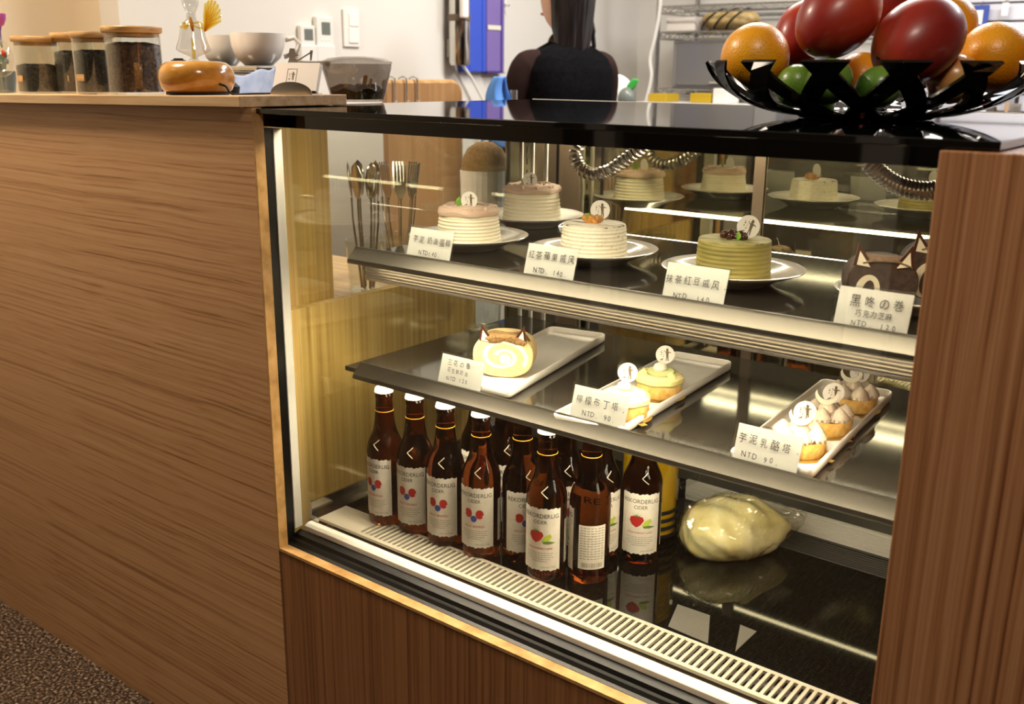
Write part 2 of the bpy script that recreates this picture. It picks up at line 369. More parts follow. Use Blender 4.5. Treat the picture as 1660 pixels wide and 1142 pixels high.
def ellipse(cx, cz, rx, rz, n=14, a0=0, rot=0):
    out = []
    for i in range(n):
        a = 2*PI*i/n+a0; px, pz = rx*math.cos(a), rz*math.sin(a)
        out.append((cx+px*math.cos(rot)-pz*math.sin(rot), cz+px*math.sin(rot)+pz*math.cos(rot)))
    return out
# ------------------------------------------------------------------ the setting
XS = at(128, 100, y=.705).x
struct('floor', MB().box((-3.4, -3.3, -.05), (2.7, 3.7, 0)), M['floor'], smooth=0)
struct('ceiling', MB().box((-3.4, -3.3, 2.6), (2.7, 3.7, 2.65)), M['ceiling'], smooth=0)
struct('wall_left', MB().box((-1.6, .705, 0), (-1.5, 3.6, 2.6)), M['wall'], smooth=0)
struct('trim_1', MB().box((XS, .705, 0), (-1.6, .8, 2.6)), M['wall_warm'], smooth=0)
struct('wall_left_front', MB().box((XS-.1, -3.2, 0), (XS, .8, 2.6)), M['wall_warm'], smooth=0)
struct('wall_back', MB().box((-1.6, 3.6, 0), (2.7, 3.7, 2.6)), M['wall'], smooth=0)
struct('wall_right', MB().box((2.6, -3.2, 0), (2.7, 3.6, 2.6)), M['dark_wall'], smooth=0)
struct('wall_front', MB().box((XS, -3.3, 0), (2.6, -3.2, 2.6)), M['dark_wall'], smooth=0)
struct('trim_2', MB().box((-.17, -3.2, 0), (.0, -3.12, 2.6)), M['pale_post'], smooth=0)
struct('trim_3', MB().box((-1.5, -3.2, 0), (-1.38, -3.12, 2.6)), M['pale_post'], smooth=0)
for nm, x, y in (('ceiling_light', -.2, 1.9), ('ceiling_light', 1.2, 2.5)):
    t = thing(nm, 'white fluorescent ceiling light over the kitchen, %s the person' % ('above' if x < 0 else 'to the right of'), 'ceiling light', (x, y, 2.6))
    MB().box((-.64, -.19, -.03), (.64, .19, -.0)).build('housing', M['plastic_white'], t, bevel=.004)

# ------------------------------------------------------------------ left counter
XC = XS+.002                                 # the counter runs up to the left wall
TS = .0163                                   # the long board runs very slightly downhill to the left
def top_z(x): return 1.2622+(x+.0078)*TS
def bot_z(x): return 1.2455+(x+.0078)*.0156
def xz_prism(poly, y0, y1):                  # (x, z) outline extruded along y
    return MB().prism(poly, y0, y1, Matrix(((1, 0, 0, 0), (0, 0, 1, 0), (0, 1, 0, 0), (0, 0, 0, 1))))
t = thing('service_counter', 'long oak veneer service counter with level grain, left of the glass display case', 'counter')
xz_prism([(XC, 0), (0, 0), (0, bot_z(0)-.001), (XC, bot_z(XC)-.001)], 0, .018).build('front_panel', M['wood_h'], t, smooth=0)
MB().box((-.082, .02, .02), (-.062, .6, .9)).build('side_panel', M['wood_in'], t, smooth=0, label='pale plywood end panel with upright grain')
MB().box((-1.495, .02, .858), (-.083, .6, .878)).build('work_surface', M['wood_top'], t, smooth=0)
MB().box((-.15, .02, .879), (-.13, at(536, 350, x=-.13).y, 1.238)).build('divider', M['wood_in'], t, smooth=0)
ct = tag(xz_prism([(XC, bot_z(XC)), (-.0078, bot_z(-.0078)), (-.0078, top_z(-.0078)), (XC, top_z(XC))], -.015, .202).build('countertop', M['wood_top'], smooth=0, bevel=.0012),
         'pale oak counter board on top of the long counter, carrying the jars', 'countertop')

# ------------------------------------------------------------------ wooden surround of the case
WX = 1.002
t = thing('case_surround', 'oak veneer apron with upright grain below the glass case, with pale edge strips', 'cladding')
MB().box((.001, .001, 0), (WX-.001, .018, .5055)).build('apron_panel', M['wood_v'], t, smooth=0)
xz_prism([(.0002, .5057), (.0045, .5108), (.0045, 1.236), (.0002, 1.236)], -.001, .0172).build('edge_strip', M['wood_edge'], t, smooth=0, label='upright pale oak edge strip')
xz_prism([(.0002, .5057), (WX-.001, .5057), (WX-.001, .5108), (.0045, .5108)], -.001, .0172).build('edge_strip', M['wood_edge'], t, smooth=0, label='level pale oak edge strip')
t = thing('end_cabinet', 'reddish wood veneer end cabinet with upright grain, right of the glass case', 'cabinet')
MB().box((WX, 0, 0), (1.62, .80, 1.2345)).build('body', M['wood_r'], t, smooth=0, bevel=.0015)

# ------------------------------------------------------------------ glass display case
t = case = thing('display_case', 'black framed glass cake display case with two shelves and warm light strips', 'display case')
YG = .050; DK = .55; SH1, SH2 = 1.008, .812; YD = .80
b = MB(); b.box((-.06, .0185, .40), (-.0005, .037, 1.214)); b.prof_x([(.0185, .40), (.0185, .5105), (.024, .5125), (.028, .5175), (.034, .518), (.037, .524), (.049, .5275), (.049, .40)], 0, WX-.002)
b.build('frame', M['black'], t, smooth=0)
MB().box((-.03, .0372, .532), (.0015, .054, 1.2125)).build('gasket', M['white_metal'], t, bevel=.001, label='white upright glazing strip')
MB().prof_x([(.0492, .528), (.0492, .537), (.0565, .541), (.066, .541), (.066, .528)], .012, WX-.002).build('base_trim', M['white_metal'], t, smooth=0, bevel=.0008, label='white strip along the foot of the front glass')
hd = MB().box((-.06, .049, 1.2145), (WX-.001, .056, 1.236)).box((-.06, .0562, 1.2325), (WX-.001, .15, 1.236)).box((-.06, .146, 1.2185), (WX-.001, .15, 1.2323)).build('header', M['black_glass'], t, smooth=0)
MB().box((.03, .062, 1.2295), (WX-.03, .092, 1.2323)).build('light_strip', M['led'], hd, smooth=0)
MB().box((.03, .74, 1.2325), (WX-.03, .765, 1.235)).build('light_strip', M['led_top'], hd, smooth=0)
MB().box((-.08, .008, 1.2362), (1.0517, .815, 1.2441)).build('top_glass', M['black_glass'], t, smooth=0, bevel=.001)
MB().box((-.08, .8152, 1.222), (1.0517, .822, 1.2448)).build('rear_trim', M['white_metal'], t, smooth=0)
MB().box((.0018, YG, .5375), (WX-.002, YG+.005, 1.2143)).build('front_glass', M['glass'], t, smooth=0)
MB().box((.002, .0665, .53), (.007, .62, 1.2143)).build('side_glass', M['glass_side'], t, smooth=0)
b = MB(); b.box((.0, .62, .45), (.006, YD-.01, 1.2143)); b.build('return_panel', M['steel'], t, smooth=0)
y0, y1, y2 = (at(q, 300, x=.008).y for q in (847, 863, 885))
b = MB()
for ya, yb, h in ((y0-.004, y0, .004), (y1, y1+.004, .004), (y2, y2+.004, .004)): b.box((.0062, ya, .56), (.0062+h, yb, 1.213))
b.build('shelf_standard', M['white_metal'], t, smooth=0)
b = MB()
for k in range(26): z = .6+k*.0235; b.box((.0062, (y0+y1)/2-.001, z), (.0068, (y0+y1)/2+.001, z+.012))
b.build('slot_row', M['black'], t, smooth=0)
b = MB().box((.008, .62, .45), (.0085, .626, 1.213)); b.build('glass_edge', M['black'], t, smooth=0)
MB().box((.03, .131, DK-.02), (WX-.004, .5445, DK)).build('deck', M['deck'], t, smooth=0, bevel=.001)
# vent strip with slots
x0s = at(578, 866.7, z=DK+.001).x; pit = (at(622, 884, z=DK+.001).x-x0s)/6
ya, yb = .0665, .1305; s0, s1 = .0745, .1235
b = MB(); b.box((.03, ya, DK-.004), (WX-.004, s0, DK+.0008)); b.box((.03, s1, DK-.004), (WX-.004, yb, DK+.0008)); b.box((.03, s0, DK-.004), (x0s-pit*.3, s1, DK+.0008))
x = x0s; 
while x < WX-.012: b.box((x+pit*.25, s0, DK-.004), (x+pit*.7, s1, DK+.0008)); x += pit
b.build('vent_strip', M['vent'], t, smooth=0, label='bright slotted air vent strip')
MB().box((.03, ya, DK-.06), (WX-.004, yb, DK-.03)).build('vent_duct', M['black'], t, smooth=0)
b = MB(); b.prof_x([(.0665, .531), (.0665, .5505), (.0665, .5505), (.07, .531)], .008, .03)
b.box((.0075, .067, .531), (.0295, .615, .5475)); b.box((.0075, .067, .5475), (.012, .615, .575)); b.box((.027, .131, .5475), (.0295, .615, .552))
b.build('side_channel', M['steel'], t, smooth=0)
b = MB()
zz = [(.5446, DK), (.5446, DK+.004)]
for k in range(8): zz += [(.5446, DK+.004+k*.004), (.5425, DK+.005+k*.004), (.5425, DK+.007+k*.004)]
zz += [(.5446, DK+.037), (.552, DK+.037), (.552, DK)]
b.prof_x(zz, .487, WX-.004); b.build('louver', M['white_metal'], t, smooth=0, label='ridged white louver strip at the back of the deck')
MB().box((.03, .5525, DK-.1), (WX-.004, YD-.012, DK+.034)).build('cold_unit_cover', M['black'], t, smooth=0)
for nm, z, xl in (('upper shelf', SH1, .0775), ('lower shelf', SH2, .08)):
    sh = MB().box((.035 if z == SH2 else .06, .136, z-.008), (WX-.006, .62, z)).build('shelf', M['shelf'], t, smooth=0, bevel=.001, label=nm+' of smoked glass')
    MB().box((.06, .6202, z-.008), (WX-.006, .6225, z+.0006)).build('edge', M['glass_ware'], sh, smooth=0)
    MB().prof_x([(.130, z+.0165), (.1345, z+.0165), (.1345, z-.0078), (.113, z-.0086), (.111, z-.006), (.113, z-.001), (.128, z+.013)], xl, WX-.006).build('front_rail', M['rail'], sh, smooth=25)
    ya_, hb_, nr = (.150, .029, 6) if z == SH1 else (.171, .0078, 2); pr_ = [(ya_, z-.0082)]
    for k in range(nr): zk = z-.0085-k*hb_/nr; pr_ += [(ya_, zk), (ya_-.003, zk-.0012), (ya_-.003, zk-hb_/nr*.55), (ya_, zk-hb_/nr*.7)]
    pr_ += [(ya_-.002, z-.0085-hb_), (ya_-.002, z-.0105-hb_-(.0015 if z == SH1 else 0)), (ya_+.0005, z-.0105-hb_-(.0015 if z == SH1 else 0)), (ya_+.0005, z-.0085-hb_), (ya_+.022, z-.0085-hb_), (ya_+.022, z-.0082)]
    MB().prof_x(pr_, xl+.004, WX-.006).build('lamp_housing', M['alu'], sh, smooth=0)
    MB().box((xl+.02, ya_+.002, z-.0093-hb_), (WX-.03, ya_+.020, z-.0086-hb_)).build('light_strip', M['led_shelf' if z == SH1 else 'led_low'], sh, smooth=0)
    MB().box((xl+.02, .118, z-.0098), (WX-.03, .1335, z-.0088)).build('light_strip', M['led_shelf' if z == SH1 else 'led_low'], sh, smooth=0)
    if z == SH1: MB().box((.07, .6226, z-.0075), (WX-.03, .6232, z+.0005)).build('light_strip', M['led_rear'], sh, smooth=0)
for nm, xa, xb, yy in (('left', .0085, .48, YD), ('right', .43, WX-.004, YD+.006)):
    st = .055 if nm == 'left' else .045
    d = MB().box((xa, yy-.004, .59), (xa+st, yy+.001, 1.213)).box((xb-.02, yy-.004, .59), (xb, yy+.001, 1.213)).box((xa+st, yy-.004, 1.19), (xb-.02, yy+.001, 1.213)).box((xa+st, yy-.004, .585), (xb-.02, yy+.001, .615))
    d = d.build('rear_door', M['brown_band'], t, smooth=0, label=nm+' sliding rear door')
    MB().box((xa+st, yy-.002, .616), (xb-.021, yy, 1.189)).build('pane', M['glass_rear'], d, smooth=0)
# coiled cable sleeves hanging under the top
def spline(pts, n):
    out = []; P = [Vector(p) for p in pts]; P = [P[0]*2-P[1]]+P+[P[-1]*2-P[-2]]
    for i in range(1, len(P)-2):
        for k in range(n):
            q = k/n; a, b_, c, d = P[i-1], P[i], P[i+1], P[i+2]
            out.append(.5*((2*b_)+(c-a)*q+(2*a-5*b_+4*c-d)*q*q+(3*b_-a-3*c+d)*q**3))
    out.append(P[-2]); return out
def coil(pts, R, r, turns):
    P = spline(pts, 24); L = [0]
    for a, b_ in zip(P, P[1:]): L.append(L[-1]+(b_-a).length)
    n = turns*10; out = []; k = 0; x = Vector((0, 1, 0))
    for i in range(n+1):
        s = L[-1]*i/n
        while k < len(P)-2 and L[k+1] < s: k += 1
        q = (s-L[k])/max(L[k+1]-L[k], 1e-9); p = P[k].lerp(P[k+1], min(q, 1)); tt = (P[k+1]-P[k]).normalized()
        x = (x-tt*x.dot(tt)).normalized(); y = tt.cross(x); a = 2*PI*i/10
        out.append(p+x*R*math.cos(a)+y*R*math.sin(a))
    return MB().tube(out, r, 5)
coil([at(q[0], q[1], y=.66) for q in ((944, 228), (933, 245), (938, 268), (958, 282), (985, 278), (1010, 262), (1046, 236))], .0105, .0034, 22).build('coiled_cable', M['coil'], t, label='left coiled steel cable hanging inside the case')
coil([at(q[0], q[1], y=.42) for q in ((1408, 262), (1425, 280), (1450, 298), (1480, 308), (1512, 309), (1550, 296))], .0105, .0032, 22).build('coiled_cable', M['coil'], t, label='right coiled steel cable hanging inside the case')
# ------------------------------------------------------------------ things in the case
# logo of a man with a rod and a cat, as dark cut-outs in a unit square (x right, z up)
LOGO = [[(.1, .78), (.1, .1), (.16, -.3), (.1, -.82), (.2, -.82), (.28, -.3), (.36, -.82), (.48, -.82), (.42, -.2), (.44, .2), (.5, .3), (.74, .22), (.76, .3), (.5, .44), (.4, .42), (.36, .5), (.42, .62), (.4, .74), (.26, .86), (.16, .84)],
        [(.12, .34), (-.16, .62), (-.18, .58), (.08, .24)], [(-.16, .62), (-.2, -.1), (-.17, -.1), (-.13, .6)],
        [(-.62, -.62), (-.42, -.56), (-.3, -.46), (-.22, -.5), (-.26, -.6), (-.34, -.66), (-.34, -.82), (-.38, -.82), (-.42, -.68), (-.56, -.7), (-.6, -.84), (-.64, -.82)],
        [(-.58, .5), (-.4, .52), (-.4, .46), (-.58, .44)], [(-.54, .36), (-.36, .34), (-.38, .22), (-.56, .24)], [(-.56, .08), (-.46, .1), (-.44, -.04), (-.54, -.06)], [(-.3, -.16), (-.14, -.18), (-.16, -.26), (-.3, -.26)]]
def logo(mb, cx, cz, s, y):
    for poly in LOGO: mb.add([(cx+p[0]*s, y, cz+p[1]*s) for p in poly], [tuple(range(len(poly)))])
    return mb
def R3(rx=0, ry=0, rz=0, t=(0, 0, 0)): return Matrix.Translation(t) @ Euler((rx, ry, rz)).to_matrix().to_4x4()
def pick(parent, p, yaw, r=.0145, tilt=.12, roll=0):
    """round paper pick with the logo, standing in the cake"""
    T = R3(-tilt, roll, yaw, p)
    a = MB().prism(ellipse(0, 0, r, r, 28), -.0004, .0004, Matrix(((1, 0, 0, 0), (0, 0, 1, 0), (0, 1, 0, r*.95), (0, 0, 0, 1)))); a.box((-.001, -.0004, -.012), (.001, .0004, r*.2))
    o = a.map(lambda q: T @ q).build('logo_pick', M['paper'], parent, smooth=0)
    logo(MB(), 0, r*.95, r*.82, -.0007).map(lambda q: T @ q).build('logo_print', M['ink_brown'], o, smooth=0)
CAMYAW = .70
def plate(p, R, label, group='round cake plates on the upper shelf'):
    prof = [(0, 0), (R*.52, 0), (R*.55, .002), (R*.62, .007), (R*.86, .0165), (R*.985, .0215), (R, .0235), (R*.98, .0245), (R*.84, .0195), (R*.62, .0115), (R*.5, .0085), (0, .008)]
    return tag(MB().lathe(prof, 64).build('plate', M['china'], smooth=60), label, 'plate', group)
def mint(parent, p, s, yaw, mat='leaf'):
    pts = lambda u, v: (s*(v-.5)*1.1*math.sin(PI*min(max(u, .02), .98))**.8*(1 if u < .5 else 1.0), .25*s*abs(v-.5)-.1*s*u, s*u*1.25)
    MB().grid(lambda u, v: pts(v, u), 7, 9).map(lambda q: R3(-.15, 0, yaw, p) @ q).build('mint_leaf', M[mat], parent, solid=.0008)
def ridged(R, h, taper, n, amp=.0012):
    pr = [(0, 0), (R*.97, 0)]
    for k in range(n*4+1):
        u = k/(n*4); pr.append((R*(1-taper*u)+amp*math.sin(u*n*2*PI), .001+u*(h-.004)))
    pr += [(R*(1-taper)*.985, h-.0008), (R*(1-taper)*.95, h), (0, h)]
    return pr
def cake(name, px, py, Rpx, h, label, kind, rz=0):
    z = SH1+.0082; p = at(px, py, z=z); R = Rpx*depth(p)/CAM['f']
    pl = plate(p, .103, label[1]); pl.location = (p.x, p.y, SH1+.0002)
    t = thing(name, label[0], 'cake', (p.x, p.y, z+.0002), rz, 'round cakes on the upper shelf')
    if kind == 'taro':
        MB().lathe(ridged(R, h, .10, 8, .0009), 64).build('cake_body', M['cream'], t)
        rt = R*.93
        fn = lambda r, z_, a: (r*(1+.035*math.sin(6*a+r*160)), z_+.0018*math.sin(5*a+r*300)*(r/rt if z_ > h+.002 else 0))
        MB().lathe([(rt*.96, h), (rt*1.02, h+.003), (rt*1.03, h+.007), (rt*.97, h+.0115), (rt*.84, h+.0135), (rt*.6, h+.0125), (rt*.3, h+.0115), (0, h+.011)], 72, fn=fn).build('taro_topping', M['taro'], t, label='mauve taro cream topping')
        pts = [(rt*(.12+.78*k/150)*math.cos(k*.17), rt*(.12+.78*k/150)*math.sin(k*.17), h+.0128+.0012*math.sin(k*.9)) for k in range(150)]
        MB().tube(pts, [.0022+.0018*(k/150) for k in range(150)], 8).build('cream_swirl', M['taro'], t, label='piped spiral of taro cream')
        for q in range(3):
            a = -1.1+q*.55; MB().ball((rt*.93*math.cos(a), rt*.93*math.sin(a), h+.012), (.004, .004, .005), 10, 8).build('cream_peak', M['taro'], t)
        mint(t, (-.012, -.008, h+.010), .016, .5); pick(t, (.006, -.012, h+.011), CAMYAW-rz-.3, tilt=.05)
    elif kind == 'apple':
        MB().lathe(ridged(R, h, .07, 8, .0006), 64).build('cake_body', M['cream_speck'], t)
        MB().lathe([(0, h-.0005), (R*.9, h-.0005), (R*.905, h+.0008), (R*.88, h+.0016), (0, h+.0018)], 48).build('dusted_top', M['apple_top'], t, label='white cream top dusted with tea in stripes')
        random.seed(3)
        for q in range(11):
            a = random.uniform(0, 6.28); rr = random.uniform(.001, .021)
            MB().ball((rr*1.25*math.cos(a)*math.cos(.7)-.001, rr*1.0*math.sin(a)*.7, h+.005+random.uniform(0, .005)), (random.uniform(.007, .010), random.uniform(.005, .008), random.uniform(.004, .006)), 10, 8, R3(random.random(), random.random(), random.random()*3)).build('apple_chunk', M['apple_jam'], t)
        mint(t, (-.009, -.004, h+.006), .009, .9); pick(t, (.006, .006, h+.0075), CAMYAW-rz-.1, .0155, tilt=.05)
    elif kind == 'matcha':
        MB().lathe(ridged(R, h, .03, 8, .0006), 64).build('cake_body', M['matcha'], t)
        MB().lathe([(0, h-.0005), (R*.955, h-.0005), (R*.96, h+.0008), (R*.94, h+.0018), (0, h+.002)], 48).build('dusted_top', M['matcha_top'], t, label='pale green top dusted in stripes')
        random.seed(5)
        for q in range(16):
            a = random.uniform(0, 6.28); rr = random.uniform(.003, .018)
            MB().ball((rr*1.15*math.cos(a)-.003, rr*.7*math.sin(a), h+.004+random.uniform(0, .004)), (.0070, .0052, .0052), 10, 8, R3(random.random(), random.random(), random.random()*3)).build('red_bean', M['bean_paste'], t)
        mint(t, (.010, -.013, h+.002), .010, -.4, 'leaf'); pick(t, (.012, .004, h+.005), CAMYAW-rz-.1, .0165, tilt=.1, roll=.35)
    return t, p, R
cake('taro_cake', 760, 394, 53, .050, ('ivory ridged cake with mauve swirl topping behind the leftmost upper price sign', 'white round plate under the frontmost mauve topped cake'), 'taro', .3)
cake('taro_cake', 862, 359, 48, .058, ('ivory ridged cake with mauve topping at the back left of the upper shelf', 'white round plate at the back under the rear mauve topped cake'), 'taro', -.2)
cake('apple_cake', 962, 416, 55, .052, ('speckled cream cake topped with stewed apple chunks on the upper shelf', 'white round plate under the cake with apple chunks'), 'apple')
cake('matcha_cake', 1187, 449, 60, .054, ('green matcha cake with red beans on the upper shelf', 'white round plate under the green matcha cake'), 'matcha')

# rolled cakes: outline in the xz plane, extruded along y (its face looks at -y)
def roll(name, p, w, h, L, rz, label, mats, group, kind):
    t = thing(name, label, 'roll cake', p, rz, group)
    a, c = w/2, h/2
    def out(k, n=48):
        q = 2*PI*k/n; x, z_ = math.cos(q), math.sin(q); e = .82
        return (a*math.copysign(abs(x)**e, x), c+c*math.copysign(abs(z_)**e, z_)*(1 if z_ > 0 else 1.0))
    P = [out(k) for k in range(48)]
    MB().prism(P, -L/2, L/2, Matrix(((1, 0, 0, 0), (0, 0, 1, 0), (0, 1, 0, 0), (0, 0, 0, 1)))).build('sponge', M[mats[0]], t, bevel=.002)
    b = MB(); N = 90; y = -L/2-.0006
    for k in range(N if kind == 'cat' else 0):
        vs = []
        for kk in (k, k+1):
            th = kk/N*1.55*2*PI; r0 = .14+.58*kk/N
            for rr in (r0, r0+.16): vs.append((a*rr*math.cos(2.9-th), y, c+c*rr*math.sin(2.9-th)))
        b.add([vs[0], vs[1], vs[3], vs[2]], [(0, 1, 2, 3)])
    if kind == 'cat': b.add([(a*.2*math.cos(q*.4)+.004, y-.0002, c-.004+c*.24*math.sin(q*.4)) for q in range(16)], [tuple(range(16))])
    if kind != 'cat':                                       # an upright oval of cream round a dark core
        O, I = ellipse(-a*.38, c*.72, a*.34, c*.62, 28, rot=-.12), ellipse(-a*.36, c*.66, a*.17, c*.46, 28, rot=-.12)
        for q in range(28): b.add([(O[q][0], y, O[q][1]), (O[(q+1) % 28][0], y, O[(q+1) % 28][1]), (I[(q+1) % 28][0], y, I[(q+1) % 28][1]), (I[q][0], y, I[q][1])], [(0, 1, 2, 3)])
    b.build('cream_spiral' if kind == 'cat' else 'cream_oval', M['white_choc' if kind == 'cat' else 'cream'], t, smooth=0, label='white cream filling')
    # brown patch lying over the top
    def patch(u, v):
        q = PI*(.24+.42*u)+.12*math.sin(v*7); x, z_ = math.cos(q), math.sin(q)
        return (a*1.02*math.copysign(abs(x)**.82, x), -L/2-.0022+(L*.7)*v*(.75+.25*math.sin(u*9)), c+c*(1.025-.16*max(0, .18-v)/.18)*abs(z_)**.82)
    MB().grid(patch, 20, 10).build('brown_patch', M[mats[1]], t, solid=.0016)
    fr = []
    for k in range(17): q = PI*(.22+.46*k/16); fr.append((a*1.0*math.copysign(abs(math.cos(q))**.82, math.cos(q)), c+c*1.0*abs(math.sin(q))**.82))
    inn = [(x*.84+.004*math.sin(i*1.3), c+(z-c)*(.70+.06*math.sin(i*.9))) for i, (x, z) in enumerate(fr)]
    b = MB()
    for k in range(16): b.add([(fr[k][0], -L/2-.0012, fr[k][1]), (fr[k+1][0], -L/2-.0012, fr[k+1][1]), (inn[k+1][0], -L/2-.0016, inn[k+1][1]), (inn[k][0], -L/2-.0016, inn[k][1])], [(0, 1, 2, 3)])
    if kind == 'cat': b.build('brown_fringe', M[mats[1]], t, solid=.0012, label='brown sponge patch over the top of the face')
    for sx in (-1, 1):
        q = PI/2-sx*.62; bx, bz = a*.9*math.cos(q), c+c*1.0*math.sin(q)
        tri = [(bx-.013, bz-.006-sx*.002), (bx+.013, bz-.006+sx*.002), (bx+sx*.009, bz+.024)]
        o = MB().prism(tri, -.0012, .0012, Matrix(((1, 0, 0, 0), (0, 0, 1, -L/2+.001), (0, 1, 0, 0), (0, 0, 0, 1)))).build('chocolate_ear', M['choc'], t, smooth=0)
        cx = sum(q_[0] for q_ in tri)/3; cz = sum(q_[1] for q_ in tri)/3
        MB().prism([(cx+(q_[0]-cx)*.62, cz-.0022+(q_[1]-cz)*.62) for q_ in tri], -.0008, .0004, Matrix(((1, 0, 0, 0), (0, 0, 1, -L/2-.0006), (0, 1, 0, 0), (0, 0, 0, 1)))).build('inner_ear', M['white_choc'], o, smooth=0)
    return t

# trays on the lower shelf
def tray(p, rz, L, w, label):
    t = MB(); rr = .012
    def rect(w_, l_, r, z):
        out = []
        for (sx, sy, a0) in ((1, 1, 0), (-1, 1, PI/2), (-1, -1, PI), (1, -1, 3*PI/2)):
            for k in range(5):
                a = a0+PI/2*k/4; out.append((sx*(w_/2-r)+r*math.cos(a), sy*(l_/2-r)+r*math.sin(a), z))
        return out
    rings = [rect(w-.008, L-.008, rr-.003, 0), rect(w-.001, L-.001, rr, .004), rect(w, L, rr, .0145), rect(w-.002, L-.002, rr, .0158), rect(w-.007, L-.007, rr-.003, .0155), rect(w-.0095, L-.0095, rr-.004, .0065), rect(w-.016, L-.016, rr-.005, .005)]
    n = 20
    for R_ in rings: t.v += R_
    for k in range(len(rings)-1): t.f += [(k*n+i, k*n+(i+1) % n, (k+1)*n+(i+1) % n, (k+1)*n+i) for i in range(n)]
    t.f += [tuple(range(n))[::-1], tuple((len(rings)-1)*n+i for i in range(n))]; t.mi = [0]*len(t.f)
    o = tag(t.build('tray', M['melamine'], smooth=50), label, 'tray', 'white trays on the lower shelf'); o.location = p; o.rotation_euler = (0, 0, rz); return o
ZT = SH2+.0003
def tray_px(fr, br, w, label):
    a = at(*fr, z=ZT+.013); b_ = at(*br, z=ZT+.013); d = (b_-a); L = d.xy.length; ang = math.atan2(-d.x, d.y)
    n = Vector((-math.cos(ang), -math.sin(ang), 0)); c = (a+b_)/2+n*(w/2); c.z = ZT
    tray(c, ang, L, w, label); return a, d.normalized(), n, L
T1 = tray_px((826, 636), (984, 543), .118, 'white rectangular tray under the calico cat roll')
T2 = tray_px((1004, 699), (1189, 588), .112, 'white rectangular tray under the two lemon tarts')
T3 = tray_px((1318, 766), (1449, 636), .112, 'white rectangular tray under the three taro tarts')
ZF = ZT+.0054
p = at(806, 612, z=ZF)
roll('cat_roll', (p.x-.004, p.y+.026, ZF), .100, .072, .05, .50, 'yellow roll cake slice with chocolate cat ears on the left white tray', ('sponge', 'sponge_brown'), None, 'cat')

def dollop(r, h, n=11, tw=1.2):
    pr = [(r*.75, 0), (r, h*.16), (r*.98, h*.34), (r*.8, h*.56), (r*.5, h*.76), (r*.2, h*.93), (0, h)]
    return pr, (lambda rr, z, a: (rr*(1+.13*math.cos(n*(a+tw*z/h))), z))
def tart_base(t, R, h):
    MB().prism(ellipse(0, 0, R*1.16, R*1.16, 36), 0, .0008).prism([(R*1.0, -.006), (R*1.42, -.005), (R*1.42, .005), (R*1.0, .006)], 0, .0008, R3(0, 0, -.9)).build('cake_board', M['gold'], t, smooth=0)
    MB().lathe([(0, .001), (R*.93, .001), (R*.97, .003), (R, h), (R*.985, h+.001), (R*.9, h+.0005), (R*.9, h-.003), (0, h-.003)], 48).build('tart_shell', M['crust'], t, label='golden tart shell')
def lemon_tart(p, label, rz=0):
    t = thing('lemon_tart', label, 'tart', p, rz, 'lemon tarts on the middle tray'); R, h = .0355, .021
    tart_base(t, R, h)
    b = MB().lathe([(R*.93, h-.001), (R*1.02, h+.004), (R*1.0, h+.010), (R*.85, h+.015), (R*.5, h+.016), (0, h+.016)], 48, fn=lambda r, z, a: (r*(1+.06*abs(math.sin(3.5*a))), z))
    for k in range(3): a = -.3+k*2.1; b.lathe([(.008, 0), (.009, .004), (.005, .010), (0, .015)], 14, (R*.72*math.cos(a), R*.72*math.sin(a), h+.009))
    b.build('lemon_cream', M['lemon_cream'], t)
    o = MB().lathe([(0, 0), (.021, 0), (.0215, .0008), (.021, .0016), (0, .0016)], 30, T=R3(.12, .05, 0, (.002, -.002, h+.0168))).build('lime_slice', M['lime_slice'], t)
    MB().tube([(.0213*math.cos(k*PI/15), .0213*math.sin(k*PI/15), .0008) for k in range(30)], .0009, 6, closed=True).map(lambda q: R3(.12, .05, 0, (.002, -.002, h+.0168)) @ q).build('rind', M['lime_rind'], o, label='green lime rind')
    MB().lathe([(.009, 0), (.011, .004), (.009, .009), (.004, .012), (0, .0125)], 18, (-.002, .004, h+.0175)).build('cream_dollop', M['white_choc'], t, label='small white cream dollop')
    pick(t, (.002, .010, h+.028), CAMYAW-rz-.1, .0145, .05)
def taro_tart(p, label, rz=0):
    t = thing('taro_tart', label, 'tart', p, rz, 'taro tarts on the right tray'); R, h = .0355, .021
    tart_base(t, R, h)
    for k in range(7):
        pr, fn = dollop(.0128, .022)
        if k < 6: a = k*PI/3+.2; x, y, z = R*.66*math.cos(a), R*.66*math.sin(a), h-.002
        else: x, y, z = 0, 0, h+.004
        MB().lathe(pr, 44, fn=fn, T=R3(0, 0, 0, (x, y, z))).build('cream_dollop', M['taro_pale'], t, label='fluted taro cream dollop')
    cr = [(.016*math.cos(a), .016*math.sin(a)) for a in [PI*(1.0+.95*k/14) for k in range(15)]]+[(.0135*math.cos(a), .005+.014*math.sin(a)) for a in [PI*(1.95-.95*k/14) for k in range(15)]]
    MB().prism(cr, -.0008, .0008, R3(PI/2-.1, 0, CAMYAW-rz-.2, (-.003, -.008, h+.036))).build('chocolate_crescent', M['white_choc'], t, smooth=0, label='white chocolate crescent')
    pick(t, (.006, .002, h+.020), CAMYAW-rz-.1, .0148, .05)
for px, py, lab, rz in ((1068, 640, 'lemon tart farther back on the middle tray, clear of the sign', 0), (1012, 674, 'lemon tart at the tray front, half hidden by the middle price sign', .5)):
    p = at(px, py, z=ZF); lemon_tart((p.x, p.y, ZF), lab, rz)
for px, py, lab, rz in ((1381, 661, 'taro tart rearmost of three on the right tray', 0), (1338, 698, 'taro tart in the middle of the right tray', .4), (1293, 733, 'taro tart nearest the front, behind the right lower price sign', .8)):
    p = at(px, py, z=ZF); taro_tart((p.x, p.y, ZF), lab, rz)
